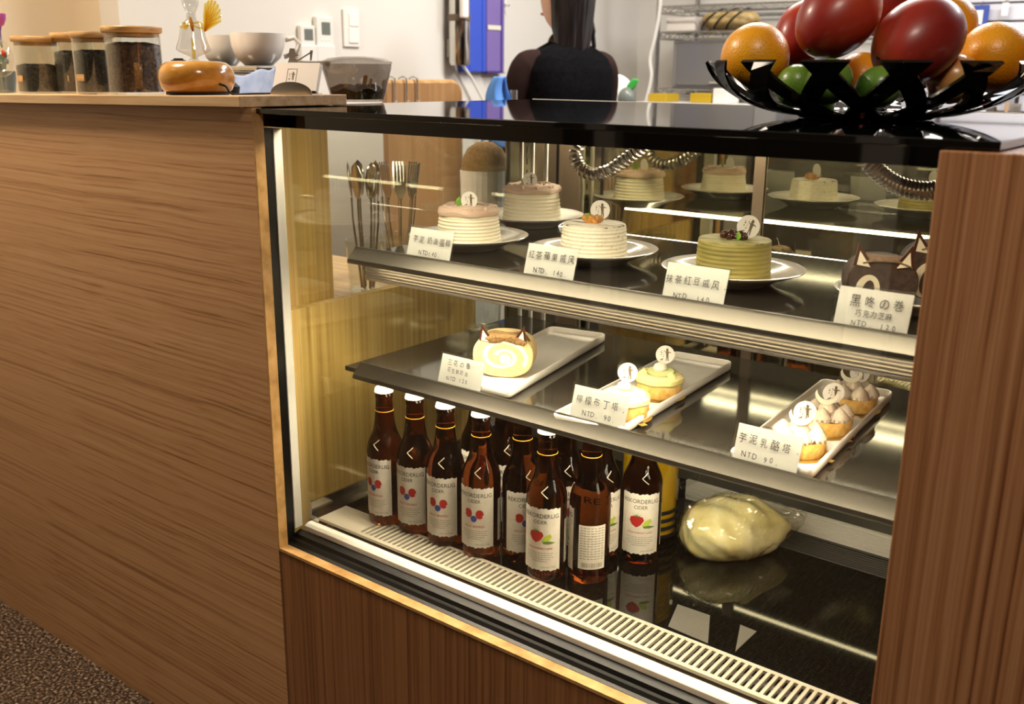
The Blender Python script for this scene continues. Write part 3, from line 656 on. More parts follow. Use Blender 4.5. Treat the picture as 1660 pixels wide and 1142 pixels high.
# dark rolls on a plate, upper shelf
pl = plate(None, .10, 'white round plate under the two dark roll cakes'); pl.location = (.900, .345, SH1+.0002)
p = at(1440, 478, z=SH1+.012)
roll('dark_roll', (.874, .278, SH1+.0122), .086, .064, .05, .45, 'dark cocoa roll cake, front one of two behind the far right upper sign', ('choc_sponge', 'cocoa_top'), 'dark rolls on the upper shelf', 'dark')
roll('dark_roll', (.917, .372, SH1+.0122), .09, .074, .05, .45, 'dark cocoa roll cake, rear one of two, higher and beside the end cabinet', ('choc_sponge', 'cocoa_top'), 'dark rolls on the upper shelf', 'dark')
# tumbler on the lower shelf
def tumbler(p, R, h, label, parent_group=None):
    t = thing('tumbler', label, 'glass', p, 0, parent_group)
    fn = lambda r, z, a: (r*(1+.03*abs(math.sin(9*a))*(1 if z > .006 else 0)), z)
    MB().lathe([(0, 0), (R*.72, 0), (R*.8, .004), (R*.86, .014), (R*.9, h*.4), (R, h), (R*.965, h), (R*.86, h*.4), (R*.8, .014), (0, .012)], 72, fn=fn).build('ribbed_wall', M['glass_ware'], t, smooth=50)
    MB().lathe([(0, .001), (R*.78, .002), (R*.84, .010), (0, .011)], 36).build('thick_base', M['glass_ware'], t)
    return t
tumbler((.075, .462, SH2+.0003), .036, .11, 'ribbed glass tumbler on the lower shelf behind the calico cat roll')

# ------------------------------------------------------------------ price signs
def sign(x0, x1, zs, lines, label):
    w = x1-x0; t = thing('price_sign', label, 'price sign', ((x0+x1)/2, .1385, zs+.0004), 0, 'handwritten price signs in acrylic holders')
    T = R3(-.28, 0, 0); H = .0605
    MB().box((-w/2, 0, 0), (w/2, .0012, H)).box((-w/2, .0022, 0), (w/2, .0034, H)).box((-w/2, 0, H), (w/2, .0034, H+.001)).map(lambda q: T @ q).box((-w/2, .0002, 0), (w/2, .036, .0016)).build('acrylic_holder', M['acrylic'], t, smooth=0)
    o = MB().box((-w/2+.003, .00135, .001), (w/2-.003, .00205, H-.002)).map(lambda q: T @ q).build('paper_card', M['paper'], t, smooth=0)
    b = MB()
    for (txt, z, size, pitch, dx) in lines: handwrite(b, txt, dx, z, size, pitch, -.0004)
    b.map(lambda q: T @ q).build('lettering', M['ink'], o, smooth=0)
sign(.177, .273, SH1, [('芋泥', .0395, .0125, .0125, -.024), ('奶油蛋糕', .0395, .0125, .0125, .019), ('NTD140.', .020, .0105, .0066, .004)], 'price sign with wavy topped card in front of the frontmost mauve topped cake')
sign(.410, .502, SH1, [('紅茶蘋果戚风', .0415, .0130, .0138, .001), ('NTD. 140.', .0205, .0105, .0066, .004)], 'price sign in front of the apple cake')
sign(.638, .731, SH1, [('抹茶紅豆戚风.', .0370, .0128, .0132, .003), ('NTD. 140.', .0165, .0100, .0066, .002)], 'price sign in front of the green matcha cake')
sign(.866, .956, SH1, [('黑咚の巻', .0430, .0145, .0165, .004), ('巧克力芝麻', .0295, .0092, .0088, .002), ('NTD. 120', .0175, .0092, .0066, .004)], 'price sign in front of the dark rolls beside the end cabinet')
sign(.241, .334, SH2, [('三花の巻', .0470, .0112, .0125, -.006), ('花生鮮奶油', .0345, .0086, .0090, -.006), ('NTD 120', .0220, .0092, .0064, -.004)], 'price sign in front of the calico cat roll')
sign(.497, .595, SH2, [('檸檬布丁塔.', .0395, .0135, .0150, .004), ('NTD. 90.', .0215, .0105, .0070, .003)], 'price sign in front of the lemon tarts')
sign(.753, .845, SH2, [('芋泥乳酪塔.', .0400, .0135, .0150, .003), ('NTD 90.', .0200, .0105, .0075, -.006)], 'price sign in front of the taro tarts')

# ------------------------------------------------------------------ cider bottles
BR = .0315
def wrapped(mb, phi, lift=.0003):
    """bend a flat xz drawing round the bottle wall"""
    r = BR+lift
    return mb.map(lambda q: ((r+(-q.y))*math.sin(phi+q.x/BR), -(r+(-q.y))*math.cos(phi+q.x/BR), q.z))
def strips(mb, x0, x1, z0, z1, y=0, nx=10):
    for i in range(nx):
        a, b_ = x0+(x1-x0)*i/nx, x0+(x1-x0)*(i+1)/nx; mb.add([(a, y, z0), (b_, y, z0), (b_, y, z1), (a, y, z1)], [(0, 1, 2, 3)])
    return mb
def bottle(kind):
    t = thing('cider_bottle', '', 'bottle', (0, 0, 0), 0, 'brown cider bottles on the deck')
    prof = [(0, .003), (.022, .002), (.028, 0), (.0307, .003), (BR, .008), (BR, .128), (.0308, .137), (.0284, .146), (.0243, .155), (.0200, .166), (.0172, .180), (.0154, .198), (.0140, .219), (.0136, .2215), (.0148, .223), (.0148, .228), (.0134, .2295), (.0132, .236), (0, .236)]
    MB().lathe(prof, 48).build('glass_body', M['amber'], t, smooth=60)
    fl = lambda r, z, a: (r*(1+(.035*math.cos(21*a) if z < .234 else 0)), z)
    MB().lathe([(.0136, .2325), (.0158, .2328), (.0157, .2345), (.0146, .239), (.0130, .2405), (0, .241)], 84, fn=fl).build('crown_cap', M['cap'], t, smooth=50)
    zr = [(BR, .128), (.0308, .137), (.0284, .146), (.0243, .155), (.0200, .166)]
    def rad(z):
        for (r0, z0_), (r1, z1_) in zip(zr, zr[1:]):
            if z <= z1_: return r0+(r1-r0)*(z-z0_)/(z1_-z0_)
        return .02
    b = MB()
    for sgn in (1, -1):
        b.tube([(rad(z_)*1.012*math.sin(f_), -rad(z_)*1.012*math.cos(f_), z_) for f_, z_ in [(.02+.34*k/6, .146+sgn*.0085*k/6) for k in range(7)]], .0007, 6)
    b.build('chevron', M['emboss_glint'], t, label='embossed glass chevron on the shoulder')
    MB().tube([(.0152*math.cos(2*PI*k/28), .0152*math.sin(2*PI*k/28), .2005) for k in range(28)], .0007, 6, closed=True).build('liquid_line', M['liquid'], t, label='golden ring at the liquid level')
    x0, x1, z0, z1 = -.0325, .0325, .019, .121
    def jag(i, n=26): return .0009*math.sin(i*2.1)+.0007*math.sin(i*5.3)
    b = MB(); n = 26
    for i in range(n):
        a, c = x0+(x1-x0)*i/n, x0+(x1-x0)*(i+1)/n
        b.add([(a, 0, z0+jag(i)), (c, 0, z0+jag(i+1)), (c, 0, z1+jag(i+3)), (a, 0, z1+jag(i+2))], [(0, 1, 2, 3)])
    lb = wrapped(b, 0).build('front_label', M['label'], t, label='cream paper front label')
    b = MB(); write(b, 'REKORDERLIG', 0, .1085, .0098, sx=.93); write(b, 'CIDER', 0, .0985, .0082, sx=.95)
    wrapped(b, 0, .0005).build('lettering', M['ink'], lb, smooth=0)
    b = MB(); write(b, 'WILD BERRIES' if kind == 'berry' else 'STRAWBERRY-LIME', 0, .0555, .0056 if kind == 'berry' else .0047)
    wrapped(b, 0, .0005).build('flavour_lettering', M['ink_red'], lb, smooth=0)
    b = MB(); write(b, '4.5% ALC/VOL', .014, .0245, .0042, sx=.9)
    for k in range(5):
        hw = (.022, .020, .023, .018, .012)[k]
        for q in range(9): strips(b, -hw+q*2*hw/9, -hw+(q+.75)*2*hw/9, .0475-k*.0034, .0484-k*.0034, 0, 1)
    wrapped(b, 0, .0005).build('fine_print', M['ink_grey'], lb, smooth=0)
    def fill(mb, poly, y):                        # sliced upright so that it can follow the round wall
        xs = [p[0] for p in poly]; a, c = min(xs), max(xs); n_ = max(1, int((c-a)/.002)); n = len(poly)
        def span(x):
            x = min(max(x, a+1e-7), c-1e-7); zs = []
            for i in range(n):
                p, q = poly[i], poly[(i+1) % n]
                if (p[0]-x)*(q[0]-x) <= 0 and p[0] != q[0]: zs.append(p[1]+(q[1]-p[1])*(x-p[0])/(q[0]-p[0]))
            return min(zs), max(zs)
        for i in range(n_):
            x0_, x1_ = a+(c-a)*i/n_, a+(c-a)*(i+1)/n_; l0, h0 = span(x0_); l1, h1 = span(x1_)
            mb.add([(x0_, y, l0), (x1_, y, l1), (x1_, y, h1), (x0_, y, h0)], [(0, 1, 2, 3)])
    if kind == 'berry':
        b = MB()
        for cx, cz in ((-.0095, .078), (.0095, .077)):
            fill(b, ellipse(cx, cz, .0056, .0070, 16), 0)
            for k in range(14): fill(b, ellipse(cx+.0052*math.cos(k*.449), cz+.0064*math.sin(k*.449), .0020, .0020, 8), 0)
        wrapped(b, 0, .0005).build('raspberry_print', M['ink_red'], lb, smooth=0)
        b = MB(); fill(b, ellipse(0, .069, .0056, .0056, 14), -.0002); wrapped(b, 0, .0006).build('blueberry_print', M['ink_blue'], lb, smooth=0)
        b = MB()
        for cx in (-.0095, .0095):
            for a in (-.5, 0, .5): fill(b, [(cx-.001, .0835), (cx+.0012, .0835), (cx+.0052*math.sin(a)+.0001, .0835+.0050)], -.0001)
        wrapped(b, 0, .0006).build('stalk_print', M['ink_green'], lb, smooth=0)
    else:
        b = MB(); fill(b, [(-.0165, .082), (-.006, .085), (.004, .0825), (.006, .077), (.001, .069), (-.006, .0645), (-.013, .069), (-.017, .076)], 0)
        wrapped(b, 0, .0005).build('strawberry_print', M['ink_red'], lb, smooth=0)
        b = MB(); fill(b, [(.002, .068), (.008, .077), (.018, .0805), (.0185, .075), (.012, .067)], -.0001); wrapped(b, 0, .0006).build('lime_print', M['ink_lime'], lb, smooth=0)
        b = MB(); fill(b, [(.004, .0672), (.014, .0685), (.025, .0655), (.015, .0635), (.006, .064)], -.0002)
        for a in (-.9, -.3, .3, .9): fill(b, [(-.0075, .0825), (-.0035, .0825), (-.0055+.009*math.sin(a), .083+.0065*math.cos(a))], -.0003)
        wrapped(b, 0, .0006).build('leaf_print', M['ink_green'], lb, smooth=0)
    bk = wrapped(strips(MB(), -.0215, .0215, .026, .098), 2.05).build('back_label', M['label'], t, label='small cream back label')
    b = MB()
    for k in range(13):
        for q in range(7): strips(b, -.019+q*.0055, -.019+q*.0055+random.uniform(.003, .0048), .093-k*.0042, .0942-k*.0042, 0, 1)
    for q in range(22): strips(b, -.016+q*.0015, -.016+q*.0015+random.choice((.0005, .0009)), .029, .0365, 0, 1)
    if kind != 'berry': pass
    wrapped(b, 2.05, .0005).build('fine_print', M['ink_grey'], bk, smooth=0)
    return t
kinds = {'berry': bottle('berry'), 'lime': bottle('lime')}
D = PI/180
bl = [('berry', 628, 841, 2, 'brown cider bottle with a wild berries label, leftmost of the front row'),
      ('berry', 676, 855, 14, 'brown wild berries cider bottle, second from the left in the front row'),
      ('berry', 724, 874, 16, 'brown wild berries cider bottle, third from the left in the front row'),
      ('berry', 780, 892, 18, 'brown wild berries cider bottle, fourth from the left in the front row'),
      ('berry', 845, 899, 48, 'brown wild berries cider bottle whose label is cut off by the strawberry one'),
      ('lime', 884, 928, 18, 'brown cider bottle with a strawberry lime label, nearest the front vent'),
      ('lime', 953, 933, -75, 'brown cider bottle turned to show only its small back label'),
      ('lime', 1036, 902, 28, 'brown strawberry lime cider bottle at the right end, mirrored in the deck'),
      ('berry', 776, 827, 30, 'brown cider bottle at the back, half hidden behind the fourth front bottle'),
      ('berry', 817, 850, 36, 'brown cider bottle at the back, in the gap right of the fourth front bottle'),
      ('berry', 914, 888, 30, 'brown cider bottle behind the gap left of the bottle turned backwards'),
      ('lime', 970, 900, 50, 'brown strawberry lime cider bottle behind the bottle turned backwards')]
done = set()
for kd, px, py, rz, lab in bl:
    p = at(px, py, z=DK); 
    if kd not in done: o = kinds[kd]; done.add(kd); o.location = (p.x, p.y, DK+.0003); o.rotation_euler = (0, 0, rz*D); o['label'] = lab
    else: dup(kinds[kd], lab, (p.x, p.y, DK+.0003), rz*D)

# ------------------------------------------------------------------ juice pitcher, dough, painted reflections on the deck
p = at(1050, 862, z=DK); t = thing('juice_pitcher', 'tall clear pitcher of yellow juice with black bands, behind the right end bottle', 'pitcher', (p.x, p.y, DK+.0003))
MB().lathe([(0, .003), (.046, .003), (.047, .004), (.049, .20), (.0502, .225), (.0485, .225), (.0475, .2), (.0455, .006), (0, .006)], 48).build('clear_wall', M['glass_ware'], t)
MB().lathe([(0, .0062), (.0448, .0062), (.0466, .15), (0, .15)], 40).build('juice', M['juice'], t)
b = MB()
for z in (.008, .022, .036, .05): b.lathe([(.0487, z), (.0497, z+.001), (.0497, z+.006), (.0487, z+.007)], 40)
b.build('black_band', M['black_rubber'], t)
MB().tube([(.048, 0, .19), (.075, .0, .195), (.082, 0, .16), (.078, 0, .1), (.05, 0, .085)], .006, 8).map(lambda q: R3(0, 0, .6) @ q).build('handle', M['glass_ware'], t)
p = at(1182, 890, z=DK); dz = depth(p)/CAM['f']
t = thing('wrapped_dough', 'lump of pale yellow dough wrapped in cling film on the black deck', 'dough', (p.x, p.y, DK+.0003), .67)
def lump(q):
    a = math.atan2(q.y, q.x); k = 1+.07*math.sin(2*a+.5)+.05*math.sin(3*a+1.7)+.04*math.sin(5*q.z+3*a); z = q.z
    x, y = q.x*k, q.y*k
    if q.x > .3: y *= 1-.45*(q.x-.3); z = z*(1-.45*(q.x-.3))
    z = max(z*(1+.10*math.sin(3*q.x-1)), -.62)+.62
    k2 = 1+.022*math.sin(11*a+5*q.z)*math.sin(7*q.z+3*q.x); x *= k2; y *= k2; z *= 1+.05*math.sin(9*q.x+4*q.y)*math.sin(6*q.y-2)
    return Vector((x*1.0+(.25*max(q.x-.5, 0)), y, z/1.6))
MB().ball((0, 0, 0), (.082, .064, .092), 96, 60, fn=lump).build('dough', M['dough'], t)
random.seed(11)
def film(q):
    v = lump(q); a = math.atan2(q.y, q.x)
    w = 1.03+.035*math.sin(17*a+4*q.z)*math.sin(9*q.z+2*a)+.016*math.sin(31*a+9*q.z)+.010*math.sin(53*a-13*q.z)
    f = Vector((v.x*w, v.y*w, v.z*(1+.5*(w-1.0))+.001))
    if q.x > .55: f.x += .45*(q.x-.55); f.y += .06*math.sin(9*q.z); f.z += .45*(q.x-.55)
    return f
MB().ball((0, 0, 0), (.083, .065, .0925), 110, 64, fn=film).build('cling_film', M['wrap'], t, smooth=25)
for pts, lab in (([(1098.5, 980), (1151, 998), (1147.7, 1043.6), (1083, 1016)], 'grey patch standing in for a reflection on the black deck in front of the dough, larger of two'), ([(1200, 1013), (1226.6, 1024), (1192, 1056.5)], 'small grey triangular patch standing in for a reflection on the black deck')):
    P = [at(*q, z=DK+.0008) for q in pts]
    tag(MB().prism([(q.x, q.y) for q in P], DK+.0003, DK+.0008).build('deck_reflection', M['reflection_patch'], smooth=0), lab, 'paper', 'painted reflections on the deck')  # thin grey shapes imitate reflections, no real sheets lie here
# ------------------------------------------------------------------ on the oak board
def on_top(px, py, y):
    """the point of the tilted oak board below pixel px, at depth y"""
    x = 0
    for _ in range(12): p = at(px, py, y=y); x = p.x
    return Vector((x, y, top_z(x)+.0006))
def canister(px, y, wpx, hpx, fill, fillmat, label, bamboo_tag):
    p = on_top(px, 150, y); k = depth(p)/CAM['f']; R = wpx*k/2; H = hpx*k
    t = thing('glass_canister', label, 'canister', p, 0, 'glass canisters with bamboo lids')
    n = 48
    def sq(r, z, a):                                   # rounded square section
        e = .62; c, s_ = math.cos(a), math.sin(a); q = (abs(c)**(2/e)+abs(s_)**(2/e))**(-e/2); return r*(q*.85+.15), z
    MB().lathe([(0, 0), (R*.9, 0), (R*.95, .003), (R*.95, H-.012), (R*.93, H-.012), (R*.93, .004), (0, .004)], n, fn=sq).build('glass_wall', M['glass_ware'], t)
    hz = H*fill
    MB().lathe([(0, .0045), (R*.91, .0045), (R*.915, hz*.6), (R*.91, hz), (R*.55, hz+.004), (0, hz+.006)], n, fn=lambda r, z, a: (sq(r, z, a)[0], z+(.0025*math.sin(9*a+r*400) if z > hz-.001 else 0))).build('contents', M[fillmat], t, label='dark contents filling part of the canister')
    MB().lathe([(0, H-.018), (R*.9, H-.018), (R*.9, H-.0115), (R*1.0, H-.011), (R*1.03, H-.008), (R*1.03, H-.002), (R*1.0, H), (0, H)], n, fn=sq).build('bamboo_lid', M['bamboo'], t)
    if bamboo_tag:
        a = bamboo_tag; c, s_ = math.cos(a), math.sin(a)
        MB().box((-.0105, -.0008, -.006), (.0105, .0008, .006)).map(lambda q: Vector((R*.97*s_+q.x*c+q.y*s_, -R*.97*c+q.x*s_-q.y*c, .03)) + Vector((0, 0, q.z))).build('wooden_tag', M['bamboo'], t, smooth=0)
canister(66, .10, 64, 88, .47, 'tea', 'glass canister with bamboo lid less than half full of dark tea, leftmost of four', .02)
canister(126, .150, 58, 93, .66, 'tea', 'glass canister with bamboo lid, second from the left, partly hidden by the next', .9)
canister(158, .068, 60, 96, .66, 'tea', 'glass canister with bamboo lid, third from the left, about two thirds full', .15)
canister(222, .085, 82, 104, .72, 'beans_brown', 'largest glass canister with bamboo lid, full of coffee beans, beside the wooden diffuser', None)
# aroma diffuser: wooden base with a blown glass angel
p = on_top(321, 152, .066); k = depth(p)/CAM['f']
t = thing('aroma_diffuser', 'round varnished wood diffuser base carrying a clear glass angel with yellow wings', 'diffuser', p)
R = 60*k
MB().lathe([(0, 0), (R*.82, 0), (R*.82, .0045), (0, .0045)], 40).build('foot_pad', M['black_rubber'], t)
MB().lathe([(0, .0046), (R*.82, .0046), (R*.9, .008), (R*.975, .018), (R, .028), (R*.97, .039), (R*.9, .047), (R*.78, .0525), (R*.6, .0545), (0, .055)], 56).build('wooden_base', M['wood_gloss'], t)
MB().lathe([(0, 0), (.012, 0), (.012, .0025), (.008, .0035), (.008, .0055), (0, .0055)], 24, (-.031, -.012, .0535)).build('switch_knob', M['black_rubber'], t)
g = MB().lathe([(.0075, 0), (.0085, .002), (.0065, .003), (.006, .006), (.012, .009), (.024, .014), (.0285, .018), (.027, .024), (.0225, .036), (.0195, .052), (.016, .060), (.0085, .066), (.0075, .076), (.0095, .081), (.0135, .090), (.0142, .098), (.0125, .106), (.008, .112), (0, .115)], 40, (-.003, 0, .055)).build('glass_angel', M['angel_glass'], t)
MB().tube([(-.003, 0, .058), (-.003, 0, .092)], .0028, 10).build('inner_tube', M['yellow_glass'], g)
MB().tube([(-.003+.0185*math.cos(a), .0185*math.sin(a), .112+.004*math.cos(2*a)) for a in [2*PI*q/24 for q in range(24)]], .0016, 8, closed=True).ball((.004, -.017, .110), (.005, .004, .006)).build('glass_collar', M['yellow_glass'], g)
def wing(b, o, ux, h, w):
    for q in range(8):
        u = q/7; a = -.75+1.5*u; L = h*(.45+.55*math.sin(PI*min(1, .18+.62*(1-u))))
        tip = Vector((o.x+ux*(math.cos(PI/2-.2-1.25*u))*L*.75, o.y+.010*u, o.z+math.sin(PI/2-.2-1.0*u)*L))
        b.tube([o, o.lerp(tip, .5)+Vector((0, 0, .002)), tip], [.0016, .0034, .0012], 8)
    pts = [o]+[Vector((o.x+ux*(math.cos(PI/2-.2-1.25*q/7))*h*(.45+.55*math.sin(PI*min(1, .18+.62*(1-q/7))))*.75, o.y+.010*q/7, o.z+math.sin(PI/2-.2-1.0*q/7)*h*(.45+.55*math.sin(PI*min(1, .18+.62*(1-q/7)))))) for q in range(8)]
    b.add(pts, [(0, i, i+1) for i in range(1, 8)])
b = MB(); wing(b, Vector((.012, .014, .103)), 1, .058, .03); b.build('wing', M['yellow_glass'], g, label='larger fan shaped yellow glass wing')
b = MB(); wing(b, Vector((-.018, .012, .103)), -1, .028, .02); b.build('wing', M['yellow_glass'], g, label='smaller yellow glass wing')
cord = spline([(R*.98, .0, .018), (R*1.12, .006, .014), (R*1.25, .012, .0025), (R*1.3, .05, .0025), (R*1.2, .115, .0025)], 8)
MB().tube(cord, .0018, 8).build('power_cord', M['black_rubber'], t)
# business card holder with a metal figure
p = on_top(478, 149, .125); k = depth(p)/CAM['f']
t = thing('card_holder', 'metal card holder with a farmer figure, at the end of the oak board', 'card holder', p, .45)
TL = R3(-.30, 0, 0)
half = [(.036*math.cos(a), .0018+.0185*math.sin(a)) for a in [PI*q/24 for q in range(25)]]
MB().prism(half, -.001, .0005, Matrix(((1, 0, 0, 0), (0, 0, 1, -.014), (0, 1, 0, 0), (0, 0, 0, 1)))).box((-.036, -.015, 0), (.036, .028, .0018)).build('base_plate', M['steel'], t, smooth=0)
FM = Matrix(((1, 0, 0, -.012), (0, 0, 1, .024), (0, 1, 0, .0018), (0, 0, 0, 1)))
fig = [(-.008, 0), (-.006, .035), (-.010, .046), (-.006, .054), (-.005, .058), (-.012, .060), (-.006, .064), (-.004, .071), (.004, .071), (.006, .064), (.012, .060), (.005, .058), (.007, .054), (.014, .044), (.016, .02), (.016, 0)]
MB().prism(fig, -.0006, .0006, FM).prism([(-.022, .036), (-.021, .034), (.033, .064), (.032, .066)], .0007, .0013, FM).prism([(.030, .052), (.033, .052), (.036, .068), (.031, .068)], .0007, .0013, FM).build('farmer_figure', M['figure'], t, smooth=0, label='flat steel silhouette of a figure with a hoe over the shoulder')
tag_cards = thing('business_cards', 'stack of white business cards with a framed logo in the metal holder', 'cards', p, .45)
b = MB()
for q in range(7): b.box((-.036, -.010+q*.0016, .002), (.040, -.0092+q*.0016, .0515)).v
o = b.map(lambda q: R3(-.48, 0, 0) @ q).build('card_stack', M['card'], tag_cards, smooth=0)
b = MB(); w_, h_ = .0085, .0125; c0 = (-.006, .028)
for lo, hi in (((-w_, -h_), (w_, -h_+.0007)), ((-w_, h_-.0007), (w_, h_)), ((-w_, -h_), (-w_+.0007, h_)), ((w_-.0007, -h_), (w_, h_))): b.add([(c0[0]+lo[0], -.0103, c0[1]+lo[1]), (c0[0]+hi[0], -.0103, c0[1]+lo[1]), (c0[0]+hi[0], -.0103, c0[1]+hi[1]), (c0[0]+lo[0], -.0103, c0[1]+hi[1])], [(0, 1, 2, 3)])
logo(b, c0[0], c0[1], .0085, -.0103).map(lambda q: R3(-.48, 0, 0) @ q).build('logo_print', M['ink_brown'], o, smooth=0)
# far left: potted leaf plant ornament with a glass bubble
p = on_top(7, 140, .14); 
t = thing('bubble_ornament', 'clear glass bubble with coloured dots on a violet stem, at the left edge', 'ornament', p)
k = depth(p)/CAM['f']
MB().lathe([(0, 0), (.02, 0), (.02, .004), (.004, .006), (.003, .045), (0, .046)], 24).build('stand', M['glass_ware'], t)
o = MB().ball((0, 0, .075), (.030, .030, .040), 32, 20).build('bubble', M['glass_ware'], t)
for q, (a, z, mt) in enumerate(((-.5, .085, 'ink_blue'), (.7, .086, 'ink_red'), (-.1, .072, 'ink'), (.9, .07, 'plastic_grey'), (-.35, .055, 'ink_red'), (.3, .094, 'ink_blue'))):
    rr = .029*math.sqrt(max(0, 1-((z-.075)/.040)**2)); MB().ball((rr*math.sin(a+.65), -rr*math.cos(a+.65), z), (.006, .003, .0075), 12, 8).build('coloured_dot', M[mt], o)
MB().tube([(0, 0, .114), (.008, 0, .130), (.014, 0, .146)], [.004, .0032, .0045], 10).build('violet_neck', M['violet'], t)
MB().lathe([(0, 0), (.007, .003), (.011, .012), (.012, .022), (.007, .020), (0, .012)], 20, (.016, 0, .142), fn=lambda r, z, a: (r*(1+.35*math.cos(a)), z+.5*r*math.cos(a))).build('flared_mouth', M['magenta'], t, label='flared magenta mouth')
q0 = on_top(2, 140, .21)
t = thing('leaf_plant', 'arching dark green leaf of a plant behind the dotted glass bubble', 'plant', q0)
MB().lathe([(0, 0), (.03, 0), (.038, .05), (.034, .05), (.028, .006), (0, .006)], 24).build('pot', M['plastic_grey'], t)
MB().lathe([(0, .02), (.032, .04), (0, .045)], 20).build('soil', M['coffee'], t)
def leaf(pts, w): 
    P = spline(pts, 8); n = len(P)
    return MB().grid(lambda u, v: P[int(round(v*(n-1)))]+Vector((0, 1, .3))*(w*(u-.5)*math.sin(PI*min(.97, .12+.86*v))**.8)+Vector((0, 0, -.004*(1-abs(2*u-1)))), 5, n)
leaf([(-.01, 0, .042), (-.015, 0, .13), (.012, -.008, .163), (.045, -.015, .148), (.070, -.02, .105)], .024).build('leaf', M['dark_leaf'], t, solid=.001)
leaf([(0, 0, .042), (.02, 0, .09), (.05, -.01, .075), (.06, -.02, .03)], .018).build('leaf', M['dark_leaf'], t, solid=.001)

# ------------------------------------------------------------------ on the black glass top
ZG = 1.2443
p = at(580, 167, z=ZG); p.x, p.y = at(580, 150, y=.36).x, .36
k = depth((p.x, p.y, ZG))/CAM['f']
t = thing('bean_hopper', 'smoked plastic hopper half full of coffee beans on the black glass top', 'hopper', (p.x, p.y, ZG), .3)
def sq2(r, z, a):
    e = .7; c, s_ = math.cos(a), math.sin(a); q = (abs(c)**(2/e)+abs(s_)**(2/e))**(-e/2); return r*(q*.7+.3), z
MB().lathe([(0, .001), (.043, .001), (.046, .004), (.0565, .045), (.0605, .062), (.0605, .069), (.059, .069), (.0555, .046), (.0445, .005), (0, .004)], 48, fn=sq2).build('clear_body', M['smoke'], t)
MB().lathe([(.0605, .0692), (.0620, .0695), (.0615, .073), (.050, .0785), (.025, .082), (0, .083)], 48, fn=sq2).build('lid', M['smoke'], t)
MB().lathe([(0, .0045), (.044, .0055), (.0485, .022), (.03, .030), (0, .028)], 48, fn=lambda r, z, a: (sq2(r, z, a)[0], z+(.003*math.sin(7*a) if z > .02 else 0))).build('coffee_beans', M['coffee'], t)
MB().box((.004, -.004, .012), (.011, -.002, .052), R3(0, .25, 0)).box((.020, -.004, .012), (.024, -.002, .048), R3(0, .2, 0)).build('scoop', M['bamboo'], t, smooth=0, label='pale wooden scoop handle')
# fruit bowl of crossed black strips
BC = at(1401, 192, z=ZG); t = thing('fruit_bowl', 'black acrylic lattice bowl full of fruit on the glass top', 'bowl', (BC.x, BC.y, ZG), .2)
RB, HB = .216, .068
def bp(s):                                            # bowl profile, s 0..1 from base to rim
    return .075+(RB-.075)*math.sin(s*PI/2*.86)/math.sin(PI/2*.86), .0025+HB*(1-math.cos(s*PI/2*.86))/(1-math.cos(PI/2*.86))
NS = 15
b = MB()
for dr in (1, -1):
    for q in range(NS):
        a0 = 2*PI*q/NS; n = 12; rows = []
        for i in range(n+1):
            s = i/n; r, z = bp(s); r -= .0018 if dr < 0 else 0; a = a0+dr*(.48*s); w = (.021+.011*s)/r
            rows.append([(r, a-w/2, z), (r, a+w/2, z)])
        vs = []; fs = []
        for (L_, R_) in rows:
            for (r, a, z) in (L_, R_):
                vs.append((r*math.cos(a), r*math.sin(a), z)); 
            for (r, a, z) in (L_, R_): vs.append(((r-.003)*math.cos(a), (r-.003)*math.sin(a), z+.0028))
        for i in range(n):
            o_, p_ = i*4, (i+1)*4
            fs += [(o_, o_+1, p_+1, p_), (o_+2, p_+2, p_+3, o_+3), (o_, p_, p_+2, o_+2), (o_+1, o_+3, p_+3, p_+1)]
        fs += [(0, 2, 3, 1), (n*4, n*4+1, n*4+3, n*4+2)]; b.add(vs, fs)
b.lathe([(0, .0005), (.085, .0005), (.092, .004), (.085, .006), (0, .005)], 56)
b.build('lattice_shell', M['acrylic_black'], t, smooth=0)
def fruit(name, cat, px, py, rpx, d, mat, label, shape='round', rot=(0, 0, 0), asp=(1, 1, 1), extra=None):
    c = at(px, py, d=d); k = d/CAM['f']; r = rpx*k
    t = thing(name, label, cat, c, 0, {'orange': 'oranges in the bowl', 'mango': 'mangoes in the bowl', 'lime': 'limes in the bowl'}.get(name))
    E_ = Euler(rot).to_matrix().to_4x4()
    if shape == 'mango': fn = lambda q: Vector((q.x*(1+.06*q.z), q.y*(1+.05*q.z), q.z*(1-.05*q.x)))
    elif shape == 'apple': fn = lambda q: q*(1-.16*max(0, abs(q.z)-.75)*4*.25)*(1+.03*math.cos(5*math.atan2(q.y, q.x))*max(0, -q.z))
    else: fn = lambda q: q*(1+.012*math.sin(3*q.x+2)+.01*math.sin(4*q.z+1))
    o = MB().ball((0, 0, 0), (r*asp[0], r*asp[1], r*asp[2]), 48, 32, fn=fn).build(name+'_flesh' if name != 'orange' else 'peel', M[mat], t, smooth=180)
    o.rotation_euler = rot; o.name = 'skin' if name != 'orange' else 'peel'
    if extra is not None:
        e = Vector(extra).normalized(); pos = Vector((e.x*r*asp[0], e.y*r*asp[1], e.z*r*asp[2]))
        pos = E_ @ pos
        st = MB().ball((0, 0, 0), (.0035, .0035, .003), 10, 8).build('stem_scar', M['tan' if name != 'mango' else 'choc'], t); st.location = pos*.985
    return t
